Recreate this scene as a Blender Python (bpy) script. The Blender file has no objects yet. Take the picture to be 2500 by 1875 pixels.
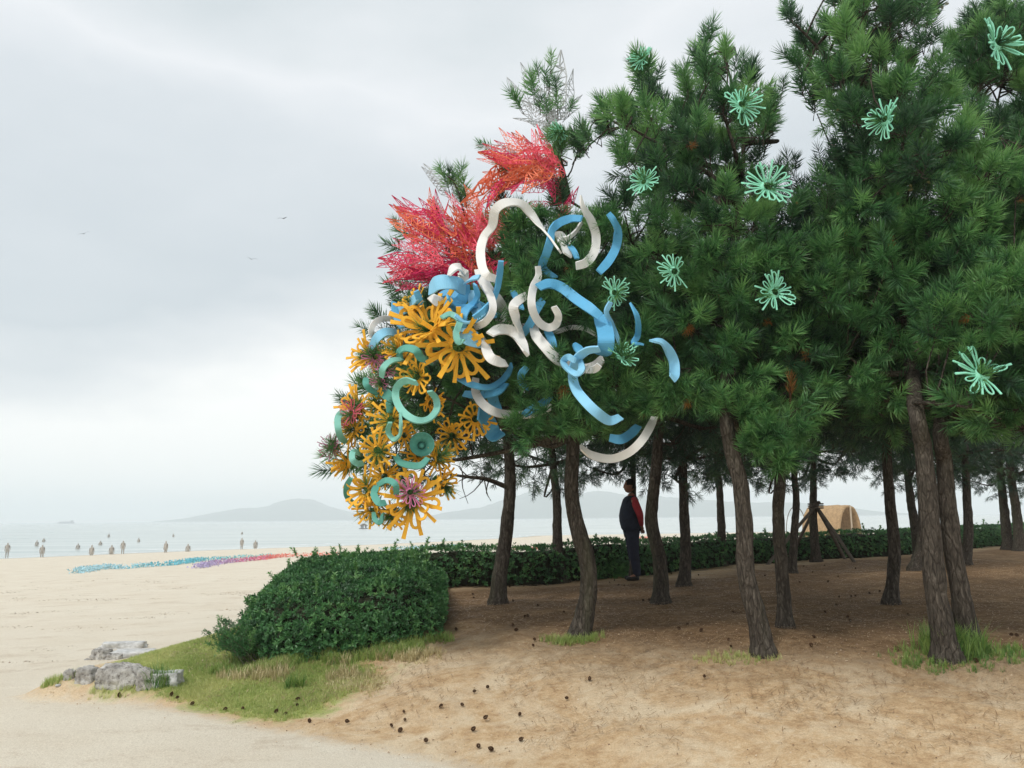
import bpy, math, random
import numpy as np
from mathutils import Vector, Matrix, noise

rng = np.random.default_rng(11)
random.seed(11)
SC = bpy.context.scene
COL = SC.collection
rad = math.radians

# ------------------------------------------------------------------ camera
K = 2500.0 / 2212.0            # the measurements below were read off a 2212 px wide copy
FPX = 2000.0
PITCH, ROLL = 9.27, 0.55
CAM = np.array([0.0, 0.0, 1.6])
cam_d = bpy.data.cameras.new('camera'); cam = bpy.data.objects.new('camera', cam_d); COL.objects.link(cam)
cam_d.sensor_width = 36; cam_d.lens = 36 * FPX / 2500; cam_d.clip_start = 0.05; cam_d.clip_end = 20000
RM = Matrix.Rotation(rad(90 + PITCH), 3, 'X') @ Matrix.Rotation(rad(-ROLL), 3, 'Z')
cam.matrix_world = Matrix.Translation(CAM) @ RM.to_4x4()
SC.camera = cam
RN = np.array(RM)

# ------------------------------------------------------------------ world
SUN_EL, SUN_AZ = rad(52), rad(215)      # azimuth measured clockwise from +Y: behind the camera, to the left
w = bpy.data.worlds.new('World'); SC.world = w; w.use_nodes = True
nt = w.node_tree; nt.nodes.clear()
def N(t, ty, **kw):
    n = t.nodes.new(ty)
    for k, v in kw.items(): setattr(n, k, v)
    return n
out = N(nt, 'ShaderNodeOutputWorld')
sky = N(nt, 'ShaderNodeTexSky', sky_type='NISHITA'); sky.sun_disc = False
sky.sun_elevation = SUN_EL; sky.sun_rotation = SUN_AZ; sky.air_density = 1.5; sky.dust_density = 3
bg1 = N(nt, 'ShaderNodeBackground'); bg1.inputs['Strength'].default_value = 0.08
bg2 = N(nt, 'ShaderNodeBackground'); bg2.inputs['Strength'].default_value = 1.0
mix = N(nt, 'ShaderNodeMixShader'); mix.inputs[0].default_value = 0.93
tc = N(nt, 'ShaderNodeTexCoord'); mp = N(nt, 'ShaderNodeMapping')
mp.inputs['Scale'].default_value = (1.0, 1.0, 2.6); mp.inputs['Location'].default_value = (0.35, 0.1, 0.2)
nz = N(nt, 'ShaderNodeTexNoise'); nz.inputs['Scale'].default_value = 1.7; nz.inputs['Detail'].default_value = 5; nz.inputs['Roughness'].default_value = 0.5
sep = N(nt, 'ShaderNodeSeparateXYZ')
ma = N(nt, 'ShaderNodeMath', operation='MULTIPLY_ADD'); ma.inputs[1].default_value = 0.46; ma.inputs[2].default_value = -0.23
ad = N(nt, 'ShaderNodeMath', operation='ADD'); cr = N(nt, 'ShaderNodeValToRGB')
L = nt.links.new
L(tc.outputs['Generated'], mp.inputs[0]); L(mp.outputs[0], nz.inputs['Vector']); L(tc.outputs['Generated'], sep.inputs[0])
L(nz.outputs['Fac'], ma.inputs[0]); L(ma.outputs[0], ad.inputs[0]); L(sep.outputs['Z'], ad.inputs[1]); L(ad.outputs[0], cr.inputs[0])
stops = [(0.0, (0.92, 0.93, 0.90)), (0.07, (1.0, 1.0, 0.97)), (0.17, (1.0, 1.0, 0.98)), (0.235, (0.74, 0.775, 0.80)), (0.30, (0.57, 0.63, 0.675)),
         (0.40, (0.66, 0.71, 0.75)), (0.48, (0.80, 0.83, 0.86)), (0.58, (0.62, 0.68, 0.71)), (0.8, (0.78, 0.82, 0.85)), (1.0, (0.95, 0.98, 1.0))]
el = cr.color_ramp.elements
while len(el) < len(stops): el.new(0.5)
for e, (p, c) in zip(el, stops): e.position = p; e.color = (*c, 1)
L(cr.outputs[0], bg2.inputs['Color']); L(sky.outputs[0], bg1.inputs['Color'])
L(bg1.outputs[0], mix.inputs[1]); L(bg2.outputs[0], mix.inputs[2]); L(mix.outputs[0], out.inputs['Surface'])

sl = bpy.data.lights.new('sun', 'SUN'); sl.energy = 1.5; sl.angle = rad(10); sl.color = (1.0, 0.96, 0.9)
so = bpy.data.objects.new('sun', sl); COL.objects.link(so)
sd = Vector((math.sin(SUN_AZ) * math.cos(SUN_EL), math.cos(SUN_AZ) * math.cos(SUN_EL), math.sin(SUN_EL)))
so.rotation_euler = sd.to_track_quat('Z', 'Y').to_euler(); so.location = (0, 0, 30)

SC.view_settings.view_transform = 'Standard'; SC.view_settings.look = 'None'
SC.view_settings.exposure = 0.20; SC.view_settings.gamma = 1.0; SC.view_settings.use_curve_mapping = False
SC.render.engine = 'CYCLES'
SC.cycles.use_denoising = True
SC.cycles.max_bounces = 6; SC.cycles.diffuse_bounces = 3; SC.cycles.glossy_bounces = 2
SC.cycles.transmission_bounces = 2; SC.cycles.transparent_max_bounces = 4; SC.cycles.volume_bounces = 3

# ------------------------------------------------------------------ helpers
def ray(px, py):
    return RN @ np.array([(px * K - 1250) / FPX, (937.5 - py * K) / FPX, -1.0])
def P(px, py, Y):
    d = ray(px, py); return CAM + d * (Y / d[1])
def mpp(Y): return K * Y / FPX          # metres covered by one measured pixel at depth Y
def crop(x0, y0, s):
    return lambda x, y: ((x0 + x / s) / K, (y0 + y / s) / K)
c1 = crop(780, 450, 3.687); c2 = crop(780, 850, 3.53); c3 = crop(1100, 450, 3.687); c4 = crop(1100, 750, 3.687)
c5 = crop(900, 250, 3.687); c7 = crop(0, 1200, 2.458); c6 = crop(900, 1200, 3.16); cR = crop(100, 1520, 6.144)
cU = crop(1500, 0, 2.212); cM = crop(1500, 500, 2.212)

def tag(o, label=None, cat=None, group=None, kind=None):
    if label: o['label'] = label
    if cat: o['category'] = cat
    if group: o['group'] = group
    if kind: o['kind'] = kind
    return o
def empty(name, loc, label, cat, group=None):
    o = bpy.data.objects.new(name, None); COL.objects.link(o); o.location = tuple(loc); o.empty_display_size = 0.1
    return tag(o, label, cat, group)
def mesh_np(name, V, F, mats=(), smooth=False, tint=None, mi=None):
    """V (n,3); F list of arrays (m,k) of face indices, or one array"""
    V = np.asarray(V, dtype=np.float32)
    Fs = F if isinstance(F, (list, tuple)) else [F]
    Fs = [np.asarray(f, dtype=np.int32) for f in Fs if len(f)]
    me = bpy.data.meshes.new(name)
    me.vertices.add(len(V)); me.vertices.foreach_set('co', V.ravel())
    nl = sum(f.size for f in Fs); npoly = sum(len(f) for f in Fs)
    me.loops.add(nl); me.loops.foreach_set('vertex_index', np.concatenate([f.ravel() for f in Fs]))
    starts = []; o = 0
    for f in Fs:
        starts.append(o + np.arange(len(f)) * f.shape[1]); o += f.size
    me.polygons.add(npoly); me.polygons.foreach_set('loop_start', np.concatenate(starts).astype(np.int32))
    me.polygons.foreach_set('use_smooth', np.full(npoly, bool(smooth)))
    if mi is not None: me.polygons.foreach_set('material_index', np.asarray(mi, dtype=np.int32))
    for m in mats: me.materials.append(m)
    me.update(calc_edges=True)
    if tint is not None:
        a = me.attributes.new('tint', 'FLOAT', 'POINT'); a.data.foreach_set('value', np.asarray(tint, dtype=np.float32))
    return me
def link(name, me, parent=None, loc=None):
    o = bpy.data.objects.new(name, me); COL.objects.link(o)
    if loc is not None: o.location = tuple(loc)
    if parent is not None: o.parent = parent
    return o
class Bag:
    """collects pieces (vertices, faces, tint) and turns them into ONE mesh"""
    def __init__(s): s.V = []; s.F = {}; s.T = []; s.n = 0
    def add(s, V, F, tint=0.5):
        V = np.asarray(V, float); F = np.asarray(F, int)
        if len(V) == 0 or len(F) == 0: return
        s.V.append(V); s.F.setdefault(F.shape[1], []).append(F + s.n)
        s.T.append(np.full(len(V), tint) if np.isscalar(tint) else np.asarray(tint)); s.n += len(V)
    def mesh(s, name, mats, smooth=False):
        return mesh_np(name, np.concatenate(s.V), [np.concatenate(f) for f in s.F.values()], mats, smooth, np.concatenate(s.T))
def frames(pts):
    pts = np.asarray(pts, float); T = np.gradient(pts, axis=0); T /= np.linalg.norm(T, axis=1)[:, None] + 1e-9
    ref = np.array([0, 1, 0.0]) if abs(T[0][1]) < 0.8 else np.array([1.0, 0, 0])
    A = np.zeros_like(T); B = np.zeros_like(T); a = ref - T[0] * (ref @ T[0]); a /= np.linalg.norm(a)
    for i in range(len(T)):
        a = a - T[i] * (a @ T[i]); a /= np.linalg.norm(a) + 1e-9
        A[i] = a; B[i] = np.cross(T[i], a)
    return T, A, B
def tube(pts, r, sides=6, amp=0.0, seed=0, cap=True):
    pts = np.asarray(pts, float); n = len(pts); r = np.full(n, r) if np.isscalar(r) else np.asarray(r, float)
    T, A, B = frames(pts); th = np.arange(sides) * 2 * math.pi / sides
    rr = np.repeat(r[:, None], sides, 1)
    if amp:
        for i in range(n):
            for j in range(sides):
                rr[i, j] *= 1 + amp * noise.noise(Vector((math.cos(th[j]) * 2.2 + seed, math.sin(th[j]) * 2.2, pts[i][2] * 5))) + amp * .6 * noise.noise(Vector((math.cos(th[j]) * 6 + seed, math.sin(th[j]) * 6, pts[i][2] * 14)))
    V = pts[:, None, :] + (A[:, None, :] * np.cos(th)[None, :, None] + B[:, None, :] * np.sin(th)[None, :, None]) * rr[:, :, None]
    V = V.reshape(-1, 3)
    i, j = np.meshgrid(np.arange(n - 1), np.arange(sides), indexing='ij'); j2 = (j + 1) % sides
    F = np.stack([i * sides + j, i * sides + j2, (i + 1) * sides + j2, (i + 1) * sides + j], -1).reshape(-1, 4)
    return V, F
def smooth_path(pts, n):
    pts = np.asarray(pts, float); m = len(pts)
    seg = np.linalg.norm(np.diff(pts[:, :3], axis=0), axis=1); t = np.concatenate([[0], np.cumsum(seg)])
    q = np.vstack([2 * pts[0] - pts[1], pts, 2 * pts[-1] - pts[-2]])
    o = []
    for s in np.linspace(0, t[-1], n):
        k = min(np.searchsorted(t, s, side='right') - 1, m - 2); u = (s - t[k]) / max(t[k + 1] - t[k], 1e-9)
        p0, p1, p2, p3 = q[k], q[k + 1], q[k + 2], q[k + 3]
        o.append(0.5 * (2 * p1 + (p2 - p0) * u + (2 * p0 - 5 * p1 + 4 * p2 - p3) * u * u + (3 * p1 - p0 - 3 * p2 + p3) * u ** 3))
    return np.array(o)
def rot_to(d, roll=0.0):
    """stack of rotation matrices taking +Z to directions d (m,3) with a roll about it"""
    d = np.asarray(d, float); d = d / (np.linalg.norm(d, axis=1)[:, None] + 1e-9)
    up = np.where(np.abs(d[:, 2:3]) > 0.95, np.array([[1.0, 0, 0]]), np.array([[0, 0, 1.0]]))
    x = np.cross(up, d); x /= np.linalg.norm(x, axis=1)[:, None]; y = np.cross(d, x)
    c, s = np.cos(roll), np.sin(roll)
    if not np.isscalar(roll): c = c[:, None]; s = s[:, None]
    return np.stack([x * c + y * s, -x * s + y * c, d], -1)
def scatter(protos, R, T, S, tint, tip=None):
    """copies of prototype meshes merged into one Bag"""
    b = Bag(); M = len(T); pick = rng.integers(0, len(protos), M)
    for k, (V, F) in enumerate(protos):
        idx = np.nonzero(pick == k)[0]
        if len(idx) == 0: continue
        W = np.einsum('mij,nj->mni', R[idx], V) * S[idx][:, None, None] + T[idx][:, None, :]
        FF = (F[None] + (np.arange(len(idx)) * len(V))[:, None, None]).reshape(-1, F.shape[1])
        tv = np.repeat(tint[idx], len(V)).reshape(len(idx), len(V))
        if tip is not None: tv = np.clip(tv + tip[k][None], 0, 1)
        b.add(W.reshape(-1, 3), FF, tv.ravel())
    return b

# ------------------------------------------------------------------ materials
def mat(name, build):
    m = bpy.data.materials.new(name); m.use_nodes = True; t = m.node_tree; t.nodes.clear()
    o = N(t, 'ShaderNodeOutputMaterial'); build(t, o); return m
def pbsdf(t, col=None, rough=0.8, spec=0.3):
    b = N(t, 'ShaderNodeBsdfPrincipled'); b.inputs['Roughness'].default_value = rough; b.inputs['Specular IOR Level'].default_value = spec
    if col: b.inputs['Base Color'].default_value = (*col, 1)
    return b
def noise_n(t, scale, detail=4, rough=0.55, vec=None, dist=0.0):
    n = N(t, 'ShaderNodeTexNoise'); n.inputs['Scale'].default_value = scale; n.inputs['Detail'].default_value = detail
    n.inputs['Roughness'].default_value = rough; n.inputs['Distortion'].default_value = dist
    if vec is not None: t.links.new(vec, n.inputs['Vector'])
    return n
def ramp(t, fac, stops):
    r = N(t, 'ShaderNodeValToRGB'); e = r.color_ramp.elements
    while len(e) < len(stops): e.new(0.5)
    for x, (p, c) in zip(e, stops): x.position = p; x.color = (*c, 1) if len(c) == 3 else c
    t.links.new(fac, r.inputs[0]); return r
def mixc(t, fac, a, b, mode='MIX'):
    m = N(t, 'ShaderNodeMix', data_type='RGBA', blend_type=mode)
    for s, v in ((0, fac), (6, a), (7, b)):
        if isinstance(v, (int, float)): m.inputs[s].default_value = v
        elif isinstance(v, tuple): m.inputs[s].default_value = (*v, 1)
        else: t.links.new(v, m.inputs[s])
    return m.outputs[2]
def bump(t, h, strength, dist, b):
    n = N(t, 'ShaderNodeBump'); n.inputs['Strength'].default_value = strength; n.inputs['Distance'].default_value = dist
    t.links.new(h, n.inputs['Height']); t.links.new(n.outputs[0], b.inputs['Normal']); return n
def objco(t, scale=(1, 1, 1)):
    c = N(t, 'ShaderNodeTexCoord'); m = N(t, 'ShaderNodeMapping'); m.inputs['Scale'].default_value = scale
    t.links.new(c.outputs['Object'], m.inputs[0]); return m.outputs[0]
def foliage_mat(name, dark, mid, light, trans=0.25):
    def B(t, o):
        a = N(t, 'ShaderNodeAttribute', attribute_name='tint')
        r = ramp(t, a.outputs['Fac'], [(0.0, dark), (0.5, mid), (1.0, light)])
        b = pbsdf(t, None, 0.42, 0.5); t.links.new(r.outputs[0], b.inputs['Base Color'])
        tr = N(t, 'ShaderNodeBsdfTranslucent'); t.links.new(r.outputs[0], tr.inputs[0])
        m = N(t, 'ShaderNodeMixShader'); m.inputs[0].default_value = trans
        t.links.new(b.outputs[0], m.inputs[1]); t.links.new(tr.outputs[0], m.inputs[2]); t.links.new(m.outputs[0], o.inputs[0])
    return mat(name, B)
M_needle = foliage_mat('pine_needles', (0.024, 0.070, 0.036), (0.085, 0.235, 0.075), (0.23, 0.45, 0.14))
M_needle_b = foliage_mat('pine_needles_painted_shade', (0.020, 0.052, 0.033), (0.042, 0.115, 0.058), (0.10, 0.19, 0.07))  # darker copy of the needles, the back stand's shade put into the colour
M_hedge = foliage_mat('hedge_leaves', (0.030, 0.085, 0.035), (0.075, 0.215, 0.070), (0.26, 0.47, 0.16), 0.25)
M_grass = foliage_mat('grass_blades', (0.09, 0.22, 0.05), (0.36, 0.47, 0.13), (0.66, 0.66, 0.29), 0.4)
M_dry = foliage_mat('dry_straw', (0.22, 0.12, 0.06), (0.38, 0.25, 0.13), (0.60, 0.47, 0.30), 0.1)
M_straw = foliage_mat('straw_grass', (0.32, 0.27, 0.12), (0.52, 0.44, 0.23), (0.72, 0.64, 0.38), 0.2)
M_dead = foliage_mat('dead_needles', (0.30, 0.12, 0.03), (0.50, 0.22, 0.06), (0.6, 0.33, 0.12), 0.2)
def B(t, o):
    v = objco(t, (1, 1, 0.28)); n1 = noise_n(t, 30, 6, 0.72, v, 1.2); v2 = N(t, 'ShaderNodeTexVoronoi', feature='DISTANCE_TO_EDGE'); v2.inputs['Scale'].default_value = 24
    t.links.new(v, v2.inputs['Vector']); n2 = noise_n(t, 2.2, 3, 0.5)
    r = ramp(t, n1.outputs['Fac'], [(0.25, (0.024, 0.021, 0.018)), (0.5, (0.075, 0.063, 0.051)), (0.72, (0.19, 0.165, 0.135))])
    crk = ramp(t, v2.outputs['Distance'], [(0.0, (0.62, 0.60, 0.58)), (0.10, (1, 1, 1))])
    c = mixc(t, 1.0, r.outputs[0], crk.outputs[0], 'MULTIPLY')
    c = mixc(t, ramp(t, n2.outputs['Fac'], [(0.5, (0, 0, 0)), (0.75, (0.55, 0.55, 0.55))]).outputs[0], c, (0.10, 0.10, 0.06))
    b = pbsdf(t, None, 0.92, 0.15); t.links.new(c, b.inputs['Base Color'])
    h = N(t, 'ShaderNodeMath', operation='ADD'); t.links.new(n1.outputs['Fac'], h.inputs[0]); t.links.new(crk.outputs[0], h.inputs[1])
    bump(t, h.outputs[0], 0.9, 0.02, b); t.links.new(b.outputs[0], o.inputs[0])
M_bark = mat('pine_bark', B)
def plain(name, col, rough=0.7, spec=0.3, var=0.12, scale=9.0, bmp=0.0):
    def B(t, o):
        v = objco(t); n = noise_n(t, scale, 4, 0.6, v); b = pbsdf(t, None, rough, spec)
        r = ramp(t, n.outputs['Fac'], [(0.3, tuple(c * (1 - var) for c in col)), (0.7, tuple(min(1, c * (1 + var)) for c in col))])
        t.links.new(r.outputs[0], b.inputs['Base Color'])
        if bmp: bump(t, noise_n(t, scale * 8, 3, 0.6, v).outputs['Fac'], 0.5, bmp, b)
        t.links.new(b.outputs[0], o.inputs[0])
    return mat(name, B)
M_yellow = plain('yellow_foam', (0.90, 0.47, 0.040), 0.6, 0.3, 0.10)
M_mint = plain('mint_foam', (0.30, 0.74, 0.53), 0.6, 0.3, 0.08)
M_pink = plain('pink_foam', (0.72, 0.22, 0.40), 0.6)
M_crimson = plain('crimson_foam', (0.75, 0.13, 0.20), 0.6)
M_plum = plain('plum_foam', (0.42, 0.12, 0.22), 0.6)
M_white = plain('white_foam', (0.80, 0.79, 0.76), 0.55, 0.3, 0.07, 4)
M_blue = plain('blue_foam', (0.12, 0.42, 0.68), 0.55, 0.3, 0.10, 4)
M_sky = plain('light_blue_foam', (0.26, 0.58, 0.80), 0.55, 0.3, 0.10, 4)
M_teal = plain('teal_foam', (0.11, 0.36, 0.29), 0.55, 0.3, 0.12, 4)
M_aqua = plain('aqua_foam', (0.22, 0.52, 0.43), 0.55, 0.3, 0.10, 4)
M_latO = plain('orange_lattice', (0.95, 0.25, 0.13), 0.5, 0.3, 0.06)
M_latR = plain('coral_lattice', (0.93, 0.13, 0.19), 0.5, 0.3, 0.06)
M_latC = plain('crimson_lattice', (0.74, 0.04, 0.15), 0.5, 0.3, 0.06)
M_latW = plain('white_lattice', (0.52, 0.54, 0.55), 0.5, 0.3, 0.05)
M_cone = plain('pine_cone_scales', (0.085, 0.045, 0.025), 0.85, 0.2, 0.35, 60)
M_gcone = plain('green_cone', (0.23, 0.22, 0.09), 0.7, 0.2, 0.25, 60)
M_statue = plain('weathered_statue', (0.40, 0.37, 0.33), 0.8, 0.2, 0.3, 3)
M_wood = plain('old_wood', (0.13, 0.11, 0.09), 0.85, 0.2, 0.3, 12, 0.004)
M_palewood = plain('pale_wood', (0.50, 0.42, 0.32), 0.8, 0.2, 0.15, 12)
M_thatch = plain('straw_thatch', (0.40, 0.27, 0.15), 0.9, 0.1, 0.25, 5, 0.03)
M_skin = plain('skin', (0.30, 0.15, 0.10), 0.55); M_hair = plain('hair', (0.012, 0.010, 0.009), 0.5)
M_shirt = plain('red_shirt', (0.33, 0.035, 0.045), 0.8, 0.2, 0.15, 20, 0.003); M_vest = plain('navy_vest', (0.016, 0.022, 0.040), 0.75, 0.25, 0.3, 18, 0.004)
M_trous = plain('dark_trousers', (0.022, 0.026, 0.045), 0.8, 0.2, 0.25, 14, 0.004); M_shoe = plain('black_shoes', (0.012, 0.011, 0.011), 0.35, 0.5)
M_pinks = plain('pink_top', (0.5, 0.15, 0.25)); M_ship = plain('ship_paint', (0.25, 0.27, 0.30)); M_net = plain('yellow_net', (0.65, 0.62, 0.25))
def B(t, o):
    v = objco(t); n1 = noise_n(t, 5, 6, 0.7, v); n2 = noise_n(t, 28, 5, 0.7, v); n3 = noise_n(t, 1.8, 2, 0.5, v)
    r = ramp(t, n1.outputs['Fac'], [(0.3, (0.15, 0.14, 0.13)), (0.46, (0.42, 0.40, 0.37)), (0.62, (0.68, 0.66, 0.62))])
    c = mixc(t, ramp(t, n2.outputs['Fac'], [(0.34, (0.8, 0.8, 0.8)), (0.48, (0, 0, 0))]).outputs[0], r.outputs[0], (0.10, 0.088, 0.075))
    b = pbsdf(t, None, 0.9, 0.2); t.links.new(c, b.inputs['Base Color']); bump(t, n2.outputs['Fac'], 0.9, 0.03, b); t.links.new(b.outputs[0], o.inputs[0])
M_rock = mat('lichen_rock', B)
def B(t, o):
    v = objco(t); n1 = noise_n(t, 9, 5, 0.7, v)
    r = ramp(t, n1.outputs['Fac'], [(0.3, (0.34, 0.34, 0.33)), (0.6, (0.66, 0.66, 0.65))])
    b = pbsdf(t, None, 0.85, 0.2); t.links.new(r.outputs[0], b.inputs['Base Color']); bump(t, n1.outputs['Fac'], 0.6, 0.02, b); t.links.new(b.outputs[0], o.inputs[0])
M_palerock = mat('pale_rock', B)

# ------------------------------------------------------------------ terrain
MOUND = np.array([(-4.75, 8.15), (-4.4, 7.85), (-3.45, 7.67), (-1.9, 6.66), (-.94, 6.04), (-.34, 5.62), (.26, 5.27), (1.5, 4.7), (4, 3.8), (8, 3), (30, 2), (60, 30),
                  (45, 52), (24, 38), (16.5, 31), (10, 25), (6.8, 23), (3.9, 20.4), (1.8, 17.5), (-1.3, 16.2), (-3.9, 15.6), (-4.0, 12), (-3.85, 10.9), (-4.1, 9.9), (-4.7, 9.0)])
SHORE = np.array([(-400, -150), (-150, 0), (-90, 48), (-54, 86), (-40, 104), (-21, 122), (-10.9, 136), (1.1, 157), (5.3, 173), (21.8, 176), (60, 186), (200, 235), (700, 300), (700, -400), (-400, -400)])
LAWN = np.array([(-4.1, 8.2), (-3.2, 7.7), (-1.9, 6.85), (-1.55, 7.1), (-1.2, 7.9), (-1.6, 8.6), (-2.7, 8.9), (-3.1, 10.3), (-3.9, 10.4), (-4.1, 9.4)])
def sdf(x, y, poly):
    """signed distance, positive inside"""
    x = np.asarray(x, float); y = np.asarray(y, float); d = np.full(x.shape, 1e18); ins = np.zeros(x.shape, bool); n = len(poly)
    for i in range(n):
        ax, ay = poly[i]; bx, by = poly[(i + 1) % n]; ex, ey = bx - ax, by - ay
        t = np.clip(((x - ax) * ex + (y - ay) * ey) / (ex * ex + ey * ey), 0, 1)
        d = np.minimum(d, (x - ax - t * ex) ** 2 + (y - ay - t * ey) ** 2)
        c = (ay > y) != (by > y)
        with np.errstate(divide='ignore', invalid='ignore'):
            ins ^= c & (x < ex * (y - ay) / (ey if ey != 0 else 1e-12) + ax)
    d = np.sqrt(d); return np.where(ins, d, -d)
def toe(x, y):
    # distance to the foot of the mound on the side of the path
    d = np.full(np.shape(x), 1e18)
    for k in range(0, 10):
        ax, ay = MOUND[k]; bx, by = MOUND[k + 1]; ex, ey = bx - ax, by - ay; t = np.clip(((x - ax) * ex + (y - ay) * ey) / (ex * ex + ey * ey), 0, 1); d = np.minimum(d, (x - ax - t * ex) ** 2 + (y - ay - t * ey) ** 2)
    return np.sqrt(d)
def sst(t): t = np.clip(t, 0, 1); return t * t * (3 - 2 * t)
SEA_Z = -2.1
def g(x, y):
    x = np.asarray(x, float); y = np.asarray(y, float)
    ds = sdf(x, y, SHORE)
    zb = np.where(ds > 0, SEA_Z + 0.0228 * ds, SEA_Z + 0.05 * ds); zb = np.clip(zb, -9, 0)
    zb = np.where(zb > -0.15, -0.15 + 0.15 * np.sin(np.clip((zb + .15) / .15, 0, 1) * math.pi / 2), zb)
    m = sdf(x, y, MOUND); fr = toe(x, y)
    hm = (0.46 * sst(fr / 3.4) + 0.04) * sst(m / 0.8)
    tip = sst((-2.7 - x) / 0.9) * (y < 16)
    hm = hm * (1 - 0.45 * tip) + 0.15 * tip * sst(m / 0.35)
    und = 0.018 * np.sin(1.9 * x + 0.7 * y) * np.sin(1.3 * y - 0.5 * x + 1) + 0.01 * np.sin(4.7 * x - 2 * y) * np.sin(3.9 * y + 1.1 * x)
    return zb + hm + und * (0.35 + 1.1 * sst(m / 1.5))
def G(px, py, ymin=3.0, ymax=400):
    d = ray(px, py); d = d / d[1]; Y = np.geomspace(ymin, ymax, 1600)
    z = CAM[2] + d[2] * Y; h = z - g(d[0] * Y, Y); k = np.nonzero(h < 0)[0]
    k = k[0] if len(k) else len(Y) - 1
    a, b = (Y[k - 1], Y[k]) if k > 0 else (Y[0], Y[0])
    for _ in range(18):
        m = (a + b) / 2
        if CAM[2] + d[2] * m - float(g(d[0] * m, m)) < 0: b = m
        else: a = m
    return np.array([d[0] * b, b, float(g(d[0] * b, b))])
def cluster(lo, hi, dense, sp, grow):
    a, b = dense; c = list(np.arange(a, b, sp)); s = sp; v = b
    while v < hi: c.append(v); s *= grow; v += s
    c.append(hi); s = sp * grow; v = a - sp; pre = []
    while v > lo: pre.append(v); s *= grow; v -= s
    pre.append(lo); return np.array(pre[::-1] + c)
gx = cluster(-380, 600, (-6.5, 12), 0.055, 1.035); gy = cluster(-60, 330, (4.3, 17), 0.055, 1.03)
XX, YY = np.meshgrid(gx, gy)
ZZ = g(XX, YY)
md = sdf(XX, YY, MOUND)
nearm = (np.abs(XX) < 14) & (YY < 26) & (YY > 2)
ii = np.argwhere(nearm)
for a, b in ii:
    x, y = XX[a, b], YY[a, b]; k = 0.35 + 0.65 * (1 if md[a, b] > 0.3 else 0)
    ZZ[a, b] += k * (0.016 * noise.noise(Vector((x * 2.3, y * 2.3, 0))) + 0.009 * noise.noise(Vector((x * 7, y * 7, 3))))
nx, ny = len(gx), len(gy)
i, j = np.meshgrid(np.arange(ny - 1), np.arange(nx - 1), indexing='ij')
F = np.stack([i * nx + j, i * nx + j + 1, (i + 1) * nx + j + 1, (i + 1) * nx + j], -1).reshape(-1, 4)
V = np.stack([XX, YY, ZZ], -1).reshape(-1, 3)
me = mesh_np('ground', V, F, (), True)
for nm, arr in (('mound', md), ('lawn', sdf(XX, YY, LAWN)), ('shore', sdf(XX, YY, SHORE))):
    a = me.attributes.new(nm, 'FLOAT', 'POINT'); a.data.foreach_set('value', np.clip(arr, -30, 30).astype(np.float32).ravel())
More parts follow.
